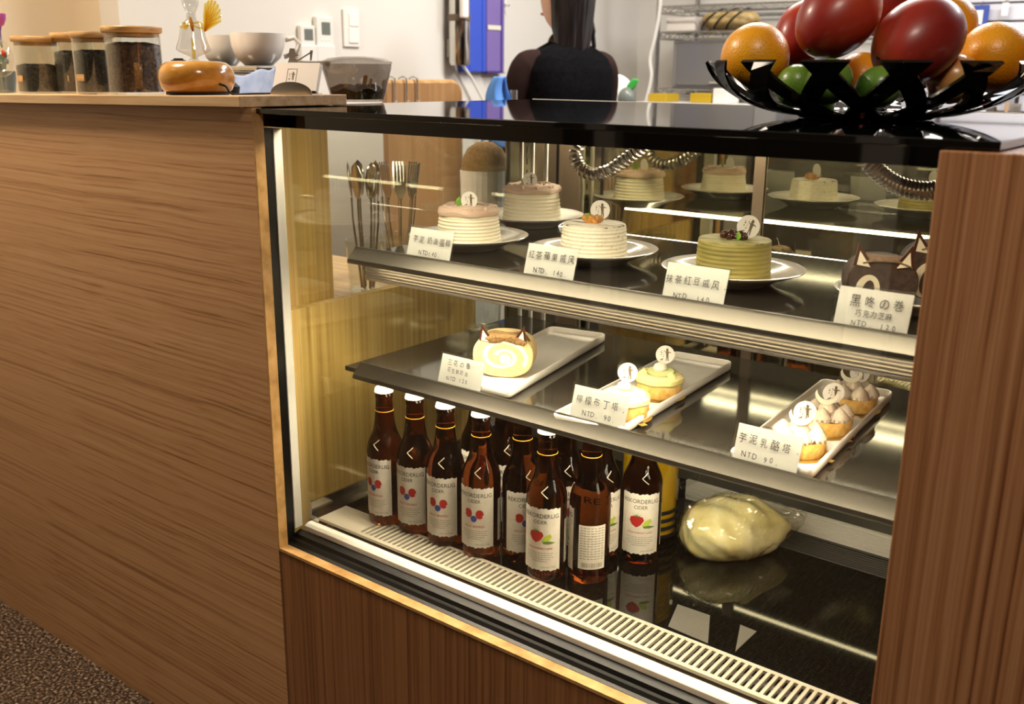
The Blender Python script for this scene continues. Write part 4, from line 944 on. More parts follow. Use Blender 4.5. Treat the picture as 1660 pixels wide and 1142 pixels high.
# axis helpers: view frame -> fruit rotation (long axis of mango = local z)
def axis_rot(vx, vy, vd):
    """rotation that lays local z along screen-right vx, screen-up vy, away vd as seen from the counter front"""
    v = (_r*vx+_u*vy+_f*vd).normalized(); return tuple(v.to_track_quat('Z', 'Y').to_euler())
fruit('orange', 'orange', 1224, 94, 55, 1.325, 'orange', 'orange at the left rim of the black bowl', rot=(.4, .3, 0), extra=(-.25, -.75, -.62))
fruit('orange', 'orange', 1611, 93, 56, 1.300, 'orange', 'orange at the right rim of the black bowl', rot=(.2, -.5, 0))
fruit('orange', 'orange', 1535, 42, 47, 1.400, 'orange', 'orange at the back, peeping out behind the right mango', rot=(1, 0, 0))
fruit('orange', 'orange', 1395, 130, 44, 1.400, 'orange', 'orange low in the middle of the bowl under the mangoes', rot=(.3, .8, 0))
fruit('mango', 'mango', 1357, 28, 64, 1.255, 'mango_b', 'red mango on top at the centre left, blushing orange', 'mango', axis_rot(.72, .68, .1), (.94, .94, 1.2), (-.1, -.1, -1))
fruit('mango', 'mango', 1486, 68, 71, 1.240, 'mango', 'dark red mango on top at the right front', 'mango', axis_rot(.75, .6, .25), (.92, .92, 1.18), (.1, .3, -1))
fruit('mango', 'mango', 1300, 55, 48, 1.375, 'mango_b', 'red mango behind the left orange, lower at the left', 'mango', axis_rot(.5, .85, .2), (.9, .9, 1.25))
fruit('mango', 'mango', 1440, 6, 58, 1.400, 'mango', 'red mango at the very back and top of the pile', 'mango', axis_rot(1, .25, .3), (.9, .9, 1.2))
fruit('apple', 'apple', 1546, 128, 42, 1.265, 'peach', 'blushed yellow and red fruit under the right orange and mango', 'apple', (.3, .2, 0), (1, 1, .95))
fruit('lime', 'lime', 1343, 133, 36, 1.215, 'lime', 'green lime facing the front at the centre of the bowl', rot=(.3, .9, .2), asp=(1, 1, 1.1))
fruit('lime', 'lime', 1290, 140, 33, 1.285, 'lime', 'green lime low at the left, below the left orange', rot=(.9, .3, .2), asp=(1, 1, 1.12))
fruit('lime', 'lime', 1424, 142, 34, 1.210, 'lime', 'green lime low in the bowl, below the right front mango', rot=(.2, 1.2, .4), asp=(1, 1, 1.1))
fruit('lime', 'lime', 1325, 172, 26, 1.30, 'lime', 'small pale green lime at the bottom of the bowl, seen through the lattice', rot=(.2, 1.2, 1.4), asp=(1, 1, 1.1))

# ------------------------------------------------------------------ behind the counter: cutlery tumblers on the work surface
ZW = .8783
def cutlery(name, cat, c, a, h, lean, kind, label, group):
    t = thing(name, label, cat, (c[0], c[1], c[2]), a, group)
    n = 8; T = R3(lean, 0, 0)
    b = MB(); b.tube([(0, 0, 0), (0, 0, h*.55), (0, -.003, h*.72)], [.0028, .002, .0022], 6); b.map(lambda q: T @ q).build('handle', M['steel'], t)
    b = MB()
    if kind == 'fork':
        b.prism([(-.003, h*.70), (.003, h*.70), (.011, h*.78), (.0115, h*.86), (-.0115, h*.86), (-.011, h*.78)], -.0006, .0006, Matrix(((1, 0, 0, 0), (0, 0, 1, -.004), (0, 1, 0, 0), (0, 0, 0, 1))))
        for q in range(4): b.box((-.0112+q*.0062, -.0046, h*.855), (-.0078+q*.0062, -.0034, h))
    else:
        b.lathe([(0, -1), (.6, -.75), (.95, -.2), (1, .2), (.7, .75), (0, 1)], 16, T=Matrix(((.0125, 0, 0, 0), (0, .003, 0, -.004), (0, 0, h*.15, h*.85), (0, 0, 0, 1))))
    b.map(lambda q: T @ q).build('tines' if kind == 'fork' else 'bowl', M['steel'], t, smooth=40 if kind != 'fork' else 0)
for (px, py, R, H, items) in ((596, 462, .036, .11, [('spoon', .03, .14), ('spoon', 1.2, .10), ('spoon', 2.3, .1), ('spoon', 3.4, .1), ('spoon', 4.4, .12), ('fork', 5.4, .05)]), (650, 462, .036, .11, [('fork', .8*q_, .1) for q_ in range(8)])):
    p = at(px, py, z=ZW); first = px == 596
    p = at(px, 455, x=-.125 if first else -.135)
    tumbler((p.x, p.y, ZW), R+.004, H, 'ribbed tumbler of %s standing left of the case, seen through its side glass' % ('spoons' if first else 'forks'), 'cutlery tumblers on the work surface')
    for kind, a, ln in items:
        q = (p.x+.011*math.cos(a+PI/2), p.y+.011*math.sin(a+PI/2), ZW+.0145)
        cutlery(kind, kind, q, a, .235 if kind == 'fork' else .245, (-.10 if first else -.15), kind, 'steel %s standing in the %s tumbler left of the case' % (kind, 'nearer' if first else 'farther'), 'cutlery in the %s tumbler' % ('nearer' if first else 'farther'))
p = at(786, 300, x=-.12)
t = thing('ribbed_jar', 'white ribbed jar with a brown domed top, left of the rear of the case', 'jar', (p.x, p.y, ZW))
hj = at(786, 275, x=-.12).z-ZW
fn = lambda r, z, a: (r*(1+.025*abs(math.sin(14*a))), z)
MB().lathe([(0, 0), (.045, 0), (.05, hj*.5), (.053, hj), (0, hj)], 84, fn=fn).build('ribbed_side', M['china'], t)
MB().lathe([(.052, hj), (.050, hj+.02), (.038, hj+.045), (.018, hj+.058), (0, hj+.06)], 48).build('brown_dome', M['sponge_brown'], t)
# ------------------------------------------------------------------ kitchen behind
def onwall(px, py, off=.001): return at(px, py, x=-1.5+off)
def wallbox(name, px0, py0, px1, py1, th, mat, parent, **k):
    """a box lying on the left wall, between two pixels (wall runs along y)"""
    a, b_ = onwall(px0, py1), onwall(px1, py0)
    return MB().box((-1.4995, min(a.y, b_.y), min(a.z, b_.z)), (-1.4995+th, max(a.y, b_.y), max(a.z, b_.z))).build(name, mat, parent, smooth=0, bevel=.003, **k)
t = thing('light_switch', 'white double light switch plate on the white wall', 'switch', onwall(567, 75)); t.location = (0, 0, 0)
wallbox('plate', 556, 16, 580, 76, .008, M['plastic_white'], t); wallbox('rocker', 563, 22, 578, 43, .012, M['china'], t); wallbox('rocker', 563, 45, 578, 70, .012, M['china'], t)
for (x0, y0_, x1, y1_, sc, lab) in ((510, 28, 534, 96, (516, 36, 530, 57), 'taller white remote control in a wall holder near the light switch'), (484, 42, 505, 96, (488, 47, 502, 66), 'shorter white remote control in a wall holder, partly hidden by the farmer figure')):
    t = thing('remote_control', lab, 'remote control', (0, 0, 0), 0, 'remote controls on the wall')
    wallbox('body', x0, y0_, x1, y1_, .018, M['plastic_white'], t); wallbox('screen', *sc, .019, M['plastic_grey'], t)
    for r in range(3):
        for c in range(3):
            w_ = (x1-x0)/5; xx = x0+w_*(1+c*1.2); yy = sc[3]+6+r*7
            if yy+4 < y1_: wallbox('button', xx, yy, xx+w_*.8, yy+4, .0195, M['card'], t)
    wallbox('wall_holder', x0-2, y1_-22, x1+2, y1_+4, .024, M['plastic_white'], t)
# folders hanging on the wall
def folder(px0, px1, py1, mat, label, th, extra):
    t = thing('hanging_folder', label, 'folder', (0, 0, 0), 0, None)
    a, b_ = onwall(px0, py1), onwall(px1, py1)
    x0, x1 = -1.4995+th[0], -1.4995+th[1]
    b = MB(); r = .012; y0, y1, z0, z1 = a.y, b_.y, a.z, a.z+.34
    b.box((x0, y0, z0), (x1, y1, z1)); b.build('cover', mat, t, smooth=0, bevel=.006)
    if extra:
        MB().box((x0-.001, y1-.03, z0), (x1+.002, y1-.016, z1)).build('binding', M['purple_edge'], t, smooth=0, bevel=.002)
        MB().box((x0-.001, y0, z0-.004), (x1+.002, y1, z0)).build('bottom_edge', M['purple_edge'], t, smooth=0)
        zz = onwall(790, 45).z; MB().box((x1+.0021, y0+.0, zz-.009), (x1+.0032, y1-.03, zz+.009), None).build('paper_tab', M['label'], t, smooth=0)
    else:
        for q in (.25, .8): MB().box((x1+.0002, y0+(y1-y0)*q, z0+.002), (x1+.003, y0+(y1-y0)*q+.006, z1)).build('ridge', M['blue_folder'], t, smooth=0)
folder(742, 780, 117, M['blue_folder'], 'blue plastic folder hanging on the white wall', (.004, .030), False)
folder(780, 808, 117, M['purple_folder'], 'purple translucent folder hanging beside the blue one', (.004, .034), True)
a = onwall(727, 60); t = thing('cup_dispenser', 'steel tube dispenser with a brown band, on the wall beside the blue folder', 'dispenser', (0, 0, 0))
k = depth(a)/CAM['f']; zb, zm, zt = onwall(727, 106).z, onwall(727, 30).z, onwall(727, -30).z; cx, cy = -1.5+.055, onwall(728, 60).y
MB().lathe([(.038, zb), (.043, zb+.01), (.043, zm), (.041, zt), (0, zt)], 32, (cx, cy, 0)).build('tube', M['steel'], t)
MB().lathe([(.044, zm-.012), (.0455, zm-.010), (.0455, zm+.012), (.044, zm+.014)], 32, (cx, cy, 0)).build('band', M['brown_band'], t)
MB().box((-1.4999, cy-.02, zb+.03), (cx, cy+.02, zb+.1)).build('bracket', M['alu'], t, smooth=0)
a = onwall(737, 104); MB().tube([(-1.46, a.y, a.z), (-1.455, a.y+.05, a.z-.05), (-1.45, a.y+.12, a.z-.14), (-1.45, a.y+.13, a.z-.3)], .006, 8).build('drain_hose', M['plastic_white'], t)
t = thing('remote_control', 'white remote control mounted high beside the steel dispenser', 'remote control', (0, 0, 0), 0, 'remote controls on the wall')
MB().box((-1.4995+.098, onwall(741, 0).y-.10, onwall(741, 32).z), (-1.4995+.12, onwall(741, 0).y-.065, onwall(741, 32).z+.17)).build('body', M['plastic_white'], t, smooth=0, bevel=.006)
a = onwall(815, 2); t = thing('wall_hook', 'round white hook on the wall beside the purple folder', 'hook', (0, 0, 0))
MB().lathe([(0, 0), (.022, 0), (.024, .006), (.012, .012), (0, .012)], 28, T=R3(0, PI/2, 0, (-1.4995, a.y, a.z))).build('disc', M['plastic_white'], t)
MB().tube([(-1.488, a.y, a.z-.008), (-1.47, a.y, a.z-.02), (-1.46, a.y, a.z-.012)], .004, 8).build('prong', M['plastic_white'], t)
# low wooden panel with three steel hooks
a, b_ = at(628, 165, x=-1.15), at(748, 165, x=-1.15); zt = at(690, 135, x=-1.15).z
t = thing('wooden_partition', 'light brown wooden panel with a rounded corner and three hooks, behind the bean hopper', 'panel', (0, 0, 0))
y0, y1 = a.y, b_.y; r = .045
out = [(y0, 0), (y1, 0)]+[(y1-r+r*math.cos(q*PI/16), zt-r+r*math.sin(q*PI/16)) for q in range(9)]+[(y0, zt)]
MP = lambda xa: Matrix(((0, 0, 1, xa), (1, 0, 0, 0), (0, 1, 0, 0), (0, 0, 0, 1)))
MB().prism(out, -.024, 0, MP(-1.15)).build('board', noise_mat('brown laminate', ['#9a7148', '#ad8355'], 1, (60, 60, 1.2), 3, .45), t, smooth=0)
oe = out[1:-1]; 
MB().tube([(-1.162, q[0], q[1]) for q in oe[0:]]+[(-1.162, y0, zt)], .0125, 8).build('edge_band', M['wood_edge'], t)
for px in (641, 660, 677):
    yy = at(px, 140, x=-1.14).y
    MB().tube([(-1.178, yy, zt-.02), (-1.178, yy, zt+.016), (-1.16, yy, zt+.022), (-1.143, yy, zt+.016), (-1.143, yy, zt-.05), (-1.138, yy, zt-.062), (-1.13, yy, zt-.058)], .0028, 6).build('hook', M['chrome'], t)
# blue cloths
def cloth(px, py, d, sx, sz, label, mat):
    c = at(px, py, d=d); t = MB().grid(lambda u, v: (sx*(u-.5)*(1-.25*v), sx*.5*(.5-abs(u-.5))*math.sin(5*u+2*v)*.5+.03*math.sin(9*u), sz*v-sz*.5+.012*math.sin(8*u+3*v)-sz*.5*abs(u-.55)*v), 22, 14)
    o = t.build('cloth', mat, solid=.004, sub=1); o.location = c; o.rotation_euler = (0, 0, .6); return tag(o, label, 'cloth', None)
c = at(812, 152, d=3.0)
t = thing('wiping_cloth', 'bright blue wiping cloth draped on a stand beside the person', 'cloth', (c.x, c.y, 0), .65)
h = at(812, 124, d=3.0).z
MB().grid(lambda u, v: ((u-.5)*.13*(1-.72*v**1.5)+.012*math.sin(6*v), .035*math.sin(7*u+2)*(1-v*.6)+.02*v, h-.20+.20*v+.012*math.sin(8*u)*(1-v)), 22, 16).build('fold', M['blue_cloth2'], t, solid=.004, sub=1)
t2 = thing('cloth_stand', 'slim stand carrying the bright blue cloth', 'stand', (c.x+.01, c.y+.05, 0)); MB().lathe([(0, 0), (.09, 0), (.09, .012), (.012, .016), (.012, h-.04), (0, h-.04)], 24).build('pole', M['chrome'], t2)
# white cups on a steel coffee machine behind the oak board
zc = at(425, 107, y=.55).z
t = thing('coffee_machine', 'low steel coffee machine behind the oak board with white cups on top', 'coffee machine', (-.70, .60, .8783))
mc = zc-.8783
MB().box((-.20, -.13, 0), (.115, .0, mc-.014)).build('housing', M['alu_dark'], t, smooth=0, bevel=.006)
MB().box((-.21, -.135, mc-.013), (.125, .0, mc-.001)).build('cup_rail', M['steel'], t, smooth=0, bevel=.003)
def cup(px, py, y, wpx, hpx, label, handle):
    p = at(px, py, y=y); p.z = zc; k = depth(p)/CAM['f']; R, H = wpx*k/2, hpx*k
    t = thing('coffee_cup', label, 'cup', p, 0, 'white coffee cups behind the board')
    MB().lathe([(0, .001), (R*.5, .0), (R*.56, .004), (R*.8, H*.25), (R*.95, H*.6), (R, H), (R*.965, H), (R*.9, H*.55), (R*.7, H*.2), (0, .008)], 48).build('cup_wall', M['china'], t)
    if handle: MB().tube([(R*.93, .02, H*.82), (R*1.25, .025, H*.88), (R*1.42, .03, H*.7), (R*1.3, .03, H*.42), (R*.85, .02, H*.3)], [.006, .005, .005, .005, .006], 10).map(lambda q: R3(0, 0, .55) @ q).build('cup_handle', M['china'], t)
cup(420, 107, .53, 88, 50, 'white coffee cup with its handle to the right, on the coffee machine', True)
cup(365, 107, .575, 72, 47, 'white coffee cup behind the glass angel', False)
t = thing('tea_towel', 'pale blue cloth draped over the front of the coffee machine behind the oak board', 'cloth', (at(405, 128, y=.455).x, .455, zc-.085), .0)
MB().grid(lambda u, v: (.20*(u-.5), .006*math.sin(9*u+2*v)-.02*(1-v), .075*v*(.75+.35*u)-.05*(1-v)*(1-u)+.004*math.sin(14*u+5*v)), 26, 18).build('folds', noise_mat('pale blue towel', ['#8fa4cf', '#a9bbdf'], 30, rough=.95), t, solid=.004)
c = at(372, 142, y=.26); t = thing('tamper', 'black rounded knob handle behind the wooden diffuser', 'tamper', (c.x, .255, .8783))
hk = at(385, 134, y=.26).z-.8783
MB().lathe([(0, 0), (.029, 0), (.029, .02), (.012, .03), (.012, hk-.03), (.022, hk-.02), (.024, hk-.008), (.016, hk), (0, hk+.001)], 28).build('handle', M['black_rubber'], t)
# wire shelving unit against the back wall
wx0, wx1, wy0, wy1 = at(1066, 60, y=3.2).x, .02, 3.2, 3.57
t = thing('wire_shelving', 'chrome wire shelving unit against the back wall, behind the fruit bowl', 'shelving', (0, 0, 0))
lev = [at(1100, q, y=3.2).z for q in (145, 52, 10)]
lev = [.25, .78]+lev
for x in (wx0, wx1):
    for y in (wy0, wy1): MB().tube([(x, y, 0), (x, y, 1.95)], .0115, 10).build('post', M['chrome'], t)
for z in lev:
    b = MB()
    for dz in (0, -.028):
        b.tube([(wx0, wy0, z+dz), (wx1, wy0, z+dz)], .004, 6).tube([(wx0, wy1, z+dz), (wx1, wy1, z+dz)], .004, 6).tube([(wx0, wy0, z+dz), (wx0, wy1, z+dz)], .004, 6).tube([(wx1, wy0, z+dz), (wx1, wy1, z+dz)], .004, 6)
    n = 24; zig = [(wx0+(wx1-wx0)*q/n, wy0, z-(.028 if q % 2 else 0)) for q in range(n+1)]; b.tube(zig, .0025, 5)
    zig = [(wx0, wy0+(wy1-wy0)*q/8, z-(.028 if q % 2 else 0)) for q in range(9)]; b.tube(zig, .0025, 5)
    for q in range(36): x = wx0+(wx1-wx0)*(q+.5)/36; b.tube([(x, wy0, z+.003), (x, wy1, z+.003)], .002, 4)
    b.build('wire_shelf', M['chrome'], t)
b = MB()
Z1, Z2, Z3 = lev[2]+.006, lev[3]+.006, lev[4]+.006
ax, bx = at(1090, 100, y=3.22).x, at(1228, 100, y=3.22).x; zt = at(1100, 66, y=3.22).z
t = thing('microwave', 'grey microwave oven on the wire shelving, left of the orange', 'microwave', (0, 0, 0))
MB().box((ax, 3.222, Z1), (bx+.1, 3.55, zt)).build('housing', M['oven'], t, smooth=0, bevel=.006)
MB().box((ax+.022, 3.214, Z1+.012), (bx, 3.2215, zt-.008)).build('door', M['oven_glass'], t, smooth=0, bevel=.003)
MB().box((ax+.2, 3.206, Z1+.022), (ax+.25, 3.2138, Z1+.03)).build('maker_plate', M['steel'], t, smooth=0)
x0, x1 = at(1079, 45, y=3.25).x, at(1126, 45, y=3.25).x
tag(MB().box((x0, 3.25, Z2), (x1, 3.45, Z2+.062)).build('storage_box', M['card'], smooth=0, bevel=.004), 'white box on the middle wire shelf, left of the bread bag', 'box')
x0, x1 = at(1135, 45, y=3.3).x, at(1225, 45, y=3.3).x
t = thing('bread_bag', 'loaf of pale bread in a dark striped bag on the middle wire shelf', 'bread', ((x0+x1)/2, 3.33, Z2))
L = x1-x0
MB().ball((0, 0, .047), (L/2, .07, .045), 32, 16, fn=lambda q: Vector((math.copysign(abs(q.x)**.6, q.x), q.y, q.z))).build('loaf', M['bread'], t)
b = MB()
for q in (-.6, -.15, .3): b.tube([(q*L/2+.05*math.sin(a), -.073*math.cos(a), .047+.048*math.sin(a)) for a in [2*PI*k_/20 for k_ in range(20)]], .004, 5, closed=True)
b.build('stripe', M['black_rubber'], t)
for px0, px1, hh_, mat, lab in ((1050, 1080, .035, 'mustard', 'yellow carton on the low shelf at the foot of the microwave, leftmost'), (1118, 1152, .04, 'mustard', 'yellow carton on the low shelf, right of the leftmost one'), (1155, 1178, .062, 'plastic_white', 'white tub on the low shelf below the microwave')):
    x0, x1 = at(px0, 160, y=3.0).x, at(px1, 160, y=3.0).x; zb = at(1100, 166, y=3.0).z
    tag(MB().box((x0, 3.0, zb), (x1, 3.12, zb+hh_)).build('carton' if mat == 'mustard' else 'tub', M[mat], smooth=0, bevel=.004), lab, 'carton' if mat == 'mustard' else 'tub')
zb = at(1100, 166, y=3.0).z
tag(MB().box((at(1040, 160, y=3.0).x, 2.95, zb-.03), (.3, 3.17, zb-.0005)).build('prep_board', M['plastic_white'], smooth=0, bevel=.003), 'white prep table top in front of the wire shelving', 'table')
prep = bpy.data.objects['prep_board']
for x in (at(1045, 160, y=3.0).x+.03, .26):
    for y in (2.98, 3.14): MB().tube([(x, y, 0), (x, y, zb-.031)], .012, 8).build('leg', M['chrome'], prep)
# hanging cable, plate and green leaf toy
c0 = at(1071, 0, y=3.15)
t = tag(MB().tube(spline([c0+Vector((0, 0, .4)), c0, at(1062, 60, y=3.15), at(1054, 95, y=3.15), at(1056, 125, y=3.15), at(1047, 165, y=3.15), at(1040, 190, y=3.15)], 8), .008, 8).build('white_cable', M['plastic_white']), 'white cable hanging down in front of the wire shelving', 'cable')
c = at(996, 152, d=4.1); t = thing('white_dish', 'white round dish standing on edge right behind the person', 'dish', (c.x, c.y, c.z-.0))
MB().lathe([(0, .006), (.05, .006), (.075, .0), (.078, .003), (.052, .012), (0, .012)], 40, T=R3(PI/2-.15, 0, .5)).build('dish_face', M['china'], t)
MB().tube([(0, .02, -.05), (0, .03, -c.z)], .01, 8).build('stem', M['chrome'], t)
c = at(1016, 152, d=3.9); t = thing('leaf_ornament', 'dark round pot with one bright green leaf beside the white dish', 'ornament', (c.x, c.y, c.z))
MB().ball((0, 0, -.02), (.036, .036, .045)).build('pot', M['plastic_grey'], t)
MB().grid(lambda u, v: (.05*v, .0, .02+.03*v+.022*(u-.5)*math.sin(PI*min(.97, .15+.8*v))*2), 5, 8).build('leaf', M['green_toy'], t, solid=.003)
MB().tube([(0, 0, -.065), (0, 0, -c.z)], .012, 8).build('stem', M['chrome'], t)
# slat wall with hanging tools
sx = at(1440, 100, y=3.58).x
t = thing('slat_wall', 'white slatted tool wall at the far right behind the fruit', 'slat wall', (0, 0, 0))
MB().box((sx, 3.585, .5), (1.6, 3.5995, 2.2)).build('back_board', M['slat_gap'], t, smooth=0)
zs = at(1620, 5, y=3.57).z; pit = zs-at(1620, 35, y=3.57).z
b = MB()
for q in range(-8, 13):
    z = zs-q*pit
    if .55 < z-pit and z < 2.2: b.box((sx, 3.57, z-pit+.006), (1.6, 3.5848, z-.003))
b.build('slats', M['slat'], t, smooth=0)
def hang(name, label, cat, px, py, fnb, mat):
    c = at(px, py, y=3.54); t = thing(name, label, cat, c); MB().tube([(0, .028, .012), (0, .0, .012), (0, -.008, 0)], .002, 5).build('peg', M['chrome'], t); fnb(t); return t
hang('hanging_packet', 'blue and white packet hanging on the slat wall above the right orange', 'packet', 1592, 8, lambda t: (MB().box((-.03, -.006, -.11), (.03, .006, .0)).build('packet_body', M['ink_blue'], t, smooth=0, bevel=.003), MB().box((-.024, -.0075, -.075), (.01, -.0062, -.02)).build('packet_panel', M['card'], t, smooth=0)), None)
hang('price_tag', 'small white tag hanging on the slat wall at the upper right', 'tag', 1631, 4, lambda t: MB().box((-.012, -.003, -.05), (.012, .003, 0)).build('tag_card', M['card'], t, smooth=0), None)
hang('frying_pan', 'grey pan hanging on the slat wall under the right orange', 'pan', 1602, 128, lambda t: (MB().lathe([(0, 0), (.045, 0), (.055, .02), (.052, .02), (.043, .004), (0, .004)], 32, T=R3(PI/2, 0, 0, (0, -.0, -.13))).build('pan_dish', M['alu_dark'], t), MB().box((-.006, -.012, -.085), (.006, -.004, 0)).build('handle', M['black_rubber'], t, smooth=0, bevel=.002)), None)
hang('spatula', 'black handled spatula hanging on the slat wall at the right edge', 'spatula', 1655, 118, lambda t: (MB().box((-.008, -.008, -.12), (.008, .0, 0)).build('handle', M['black_rubber'], t, smooth=0, bevel=.003), MB().box((-.02, -.005, -.22), (.02, -.002, -.121)).build('blade', M['steel'], t, smooth=0)), None)
hang('whisk', 'red handled whisk hanging on the slat wall behind the bowl rim', 'whisk', 1601, 140, lambda t: MB().lathe([(0, -.09), (.007, -.085), (.008, -.02), (.005, 0), (0, 0)], 14).build('handle', M['red'], t), None)
hang('wooden_spoon', 'pale wooden spoon hanging low on the slat wall', 'spoon', 1638, 132, lambda t: MB().lathe([(0, -.34), (.02, -.32), (.022, -.28), (.007, -.24), (.007, 0), (0, 0)], 14).build('handle', M['tan'], t), None)
hang('ladle', 'black ladle hanging low on the slat wall behind the glass top', 'ladle', 1570, 132, lambda t: MB().lathe([(0, -.30), (.02, -.29), (.024, -.26), (.008, -.23), (.008, 0), (0, 0)], 14).build('handle', M['black_rubber'], t), None)

# ------------------------------------------------------------------ person at the back, seen from behind
c = at(915, 118, d=3.5); PX, PY = c.x, c.y
t = person = thing('person', 'person in a black top with sheer sleeves and dark hair, standing turned away', 'person', (PX, PY, 0), -108*PI/180); t.scale = (.97, .97, .985)
def skin_body(name, V, E, R, mat, parent, sub=2, root=0):
    me = bpy.data.meshes.new(name); me.from_pydata(V, E, []); me.materials.append(mat)
    o = bpy.data.objects.new(name, me); COL.objects.link(o); o.parent = parent
    md = o.modifiers.new('skin', 'SKIN'); md.use_smooth_shade = True; md.branch_smoothing = .6
    for i, r in enumerate(R):
        sv = me.skin_vertices[0].data[i]; sv.radius = r if isinstance(r, tuple) else (r, r); sv.use_root = (i == root)
    s_ = o.modifiers.new('smooth', 'SUBSURF'); s_.levels = sub; s_.render_levels = sub
    return o
# local frame: facing -y, x to the left of the figure
V = [(0, 0, .92), (0, .01, 1.06), (0, .02, 1.2), (0, .025, 1.32), (0, .02, 1.40), (0, .0, 1.46),            # 0-5 pelvis .. neck
     (.09, 0, .88), (.10, -.01, .50), (.10, .02, .10), (.10, -.07, .03), (.10, -.16, .025),                # left leg 6-10
     (-.09, 0, .88), (-.10, -.01, .50), (-.10, .02, .10), (-.10, -.07, .03), (-.10, -.16, .025),           # right leg 11-15
     (.15, .0, 1.335), (.193, -.06, 1.15), (.18, -.16, 1.06), (.13, -.30, 1.03),                             # left arm 16-19
     (-.15, .02, 1.335), (-.193, -.03, 1.15), (-.18, -.14, 1.06), (-.13, -.30, 1.03)]                        # right arm 20-23
E_ = [(0, 1), (1, 2), (2, 3), (3, 4), (4, 5), (0, 6), (6, 7), (7, 8), (8, 9), (9, 10), (0, 11), (11, 12), (12, 13), (13, 14), (14, 15), (3, 16), (16, 17), (17, 18), (18, 19), (3, 20), (20, 21), (21, 22), (22, 23)]
R_ = [(.15, .105), (.125, .095), (.14, .10), (.13, .085), (.06, .055), (.048, .05), .085, .058, .04, .036, .026, .085, .058, .04, .036, .026, .056, .042, .034, .024, .056, .042, .034, .024]
skin_body('body', V, E_, R_, M['skin'], t)
# head: shaped ball with jaw, nose, ears
def head(q):
    x, y, z = q.x, q.y, q.z
    w = 1-.30*max(0, -z)**1.4; fr = max(0, -y)
    y2 = y*(1.0 if y > 0 else .96)+(-.05*math.exp(-((z+.08)**2)/.02-(x**2)/.02) if y < 0 else 0)
    if z < -.4 and y < 0: y2 *= 1.02
    return Vector((x*w*(1-.08*fr), y2*(1-.16*max(0, -z)*(1 if y > 0 else .3)), z))
hd = MB().ball((0, -.012, 1.575), (.076, .095, .122), 40, 28, fn=head)
for sx in (1, -1):
    hd.ball((sx*.077, .004, 1.57), (.010, .020, .032), 14, 10, R3(.15, 0, sx*.35))
    hd.ball((sx*.030, -.098, 1.588), (.012, .006, .006), 10, 8)
hd.ball((0, -.104, 1.523), (.022, .006, .006), 10, 8)
hdo = hd.build('head', M['skin'], t); hdo.rotation_euler = (0, 0, 0)
def hairf(q):
    a = math.atan2(q.x, q.y); wv = 1+.025*math.sin(13*a)+.015*math.sin(29*a)
    return Vector((q.x*wv, q.y*wv, q.z))
hb = MB()
def hair_pt(u, v):                                   # u round the head (back centre at .5), v from crown to tips
    A_ = 2.5-1.12*min(1, max(0, (v-.25)/.22)); a = A_*(2*u-1); wav = 1+.012*math.sin(15*a+5*v)+.008*math.sin(37*a)
    if v < .45: ph = v/.45*PI/2; r = math.sin(ph); z = 1.578+.128*math.cos(ph); rx, ry = .096*r, .113*r
    else:
        k = (v-.45)/.55; z = 1.578-.215*k*(1-.15*abs(math.sin(6*a))*k); rx, ry = .096*(1-.10*k*k)-(.006*k)+.004*math.sin(9*a)*k, .113*(1-.20*k+.02*k*k)+.004*math.sin(13*a)*k
    return (rx*wav*math.sin(a), -.008+ry*wav*math.cos(a)*(1 if math.cos(a) > 0 else .9), z)
def hair_clip(u, v): 
    p = Vector(hair_pt(u, v)); e = abs(u-.5)*2
    if v > .45 and e > .8: p.z = max(p.z, 1.578-.215*((v-.45)/.55)*(1-min(1, (e-.8)/.2)*.5))
    return p
ho = hb.grid(hair_clip, 72, 30).build('hair', M['hair'], t, solid=.012, smooth=180); ho.rotation_euler = hdo.rotation_euler = (0, 0, .21)
MB().tube(spline([(-.070, .045, 1.52), (-.085, .05, 1.46), (-.10, .045, 1.40)], 6), [.012]*7+[.008]*5+[.002], 8).build('hair_lock', M['hair'], t)
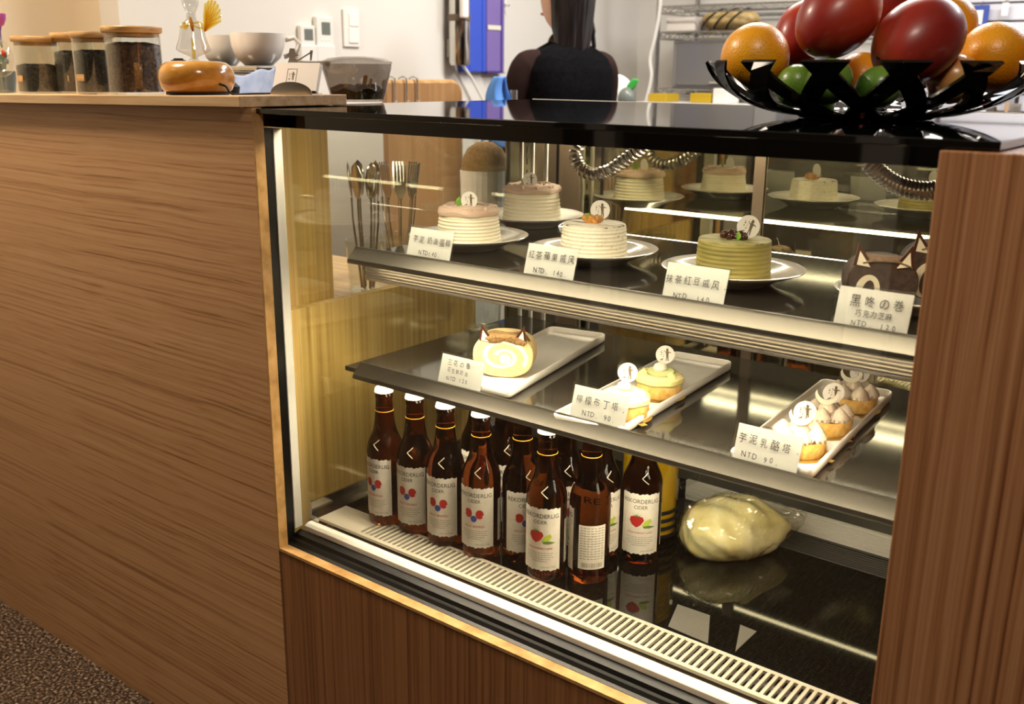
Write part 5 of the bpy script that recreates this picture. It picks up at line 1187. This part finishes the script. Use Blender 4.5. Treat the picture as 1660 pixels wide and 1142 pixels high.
# clothes
rings = [(1.425, .058, .058, .012), (1.412, .085, .066, .012), (1.395, .125, .078, .016), (1.37, .158, .092, .02), (1.33, .176, .104, .024), (1.27, .178, .112, .026), (1.18, .172, .112, .024), (1.08, .162, .108, .016), (.98, .170, .118, .006), (.90, .180, .125, 0), (.82, .182, .128, 0)]
def topf(u, v):
    a = 2*PI*u; f_ = v*(len(rings)-1); i = min(int(f_), len(rings)-2); k = f_-i; A, B = rings[i], rings[i+1]
    z, rx, ry, cy = (A[j]*(1-k)+B[j]*k for j in range(4)); e = .85
    return (rx*math.copysign(abs(math.cos(a))**e, math.cos(a)), cy+ry*math.copysign(abs(math.sin(a))**e, math.sin(a)), z+.003*math.sin(7*a+z*30))
MB().grid(topf, 56, 44, closed_u=True).build('black_top', M['top'], t, solid=.004, smooth=180)
for s_ in (1, -1):
    fw = 0 if s_ < 0 else .03
    P = spline([(s_*.11, .02, 1.365), (s_*.155, .018-fw, 1.335), (s_*.182, .005-fw, 1.27), (s_*.196, -.03-fw, 1.15), (s_*.19, -.12-fw, 1.06), (s_*.14, -.27, 1.035)], 8); n = len(P)
    MB().tube(P, [.038+.020*min(1, q/7) if q < 10 else .058-.006*(q-10)/8 if q < 18 else max(.034, .052-.0009*(q-18)) for q in range(n)], 22, cap=False).build('sheer_sleeve', M['sheer'], t, solid=.002, smooth=180, label='sheer dark sleeve')
for s_ in (1, -1):
    MB().tube([(s_*.08, 0, .93), (s_*.095, -.005, .72), (s_*.10, -.005, .48), (s_*.10, .02, .09)], [.105, .092, .070, .055], 20, cap=False).build('trouser_leg', M['trousers'], t, solid=.003, smooth=180)
    MB().ball((s_*.10, -.06, .04), (.048, .125, .040), 20, 12, fn=lambda q: Vector((q.x, q.y, max(q.z, -.95)))).build('shoe', M['black_rubber'], t)
    hb = MB(); o_ = Vector((s_*.122, -.325, 1.03)); hb.ball(o_, (.036, .045, .015), 16, 10)
    for q in range(4):
        bx = o_+Vector((s_*-.024+s_*.016*q, -.036, .002)); L_ = (.058, .068, .064, .050)[q]
        hb.tube([bx, bx+Vector((0, -L_*.5, .004)), bx+Vector((0, -L_*.85, -.012)), bx+Vector((0, -L_, -.026))], [.0085, .0078, .0072, .005], 8)
    bx = o_+Vector((-s_*.030, -.005, 0)); hb.tube([bx, bx+Vector((-s_*.022, -.022, -.004)), bx+Vector((-s_*.026, -.046, -.012))], [.010, .009, .006], 8)
    hb.build('hand', M['skin'], t, smooth=60)
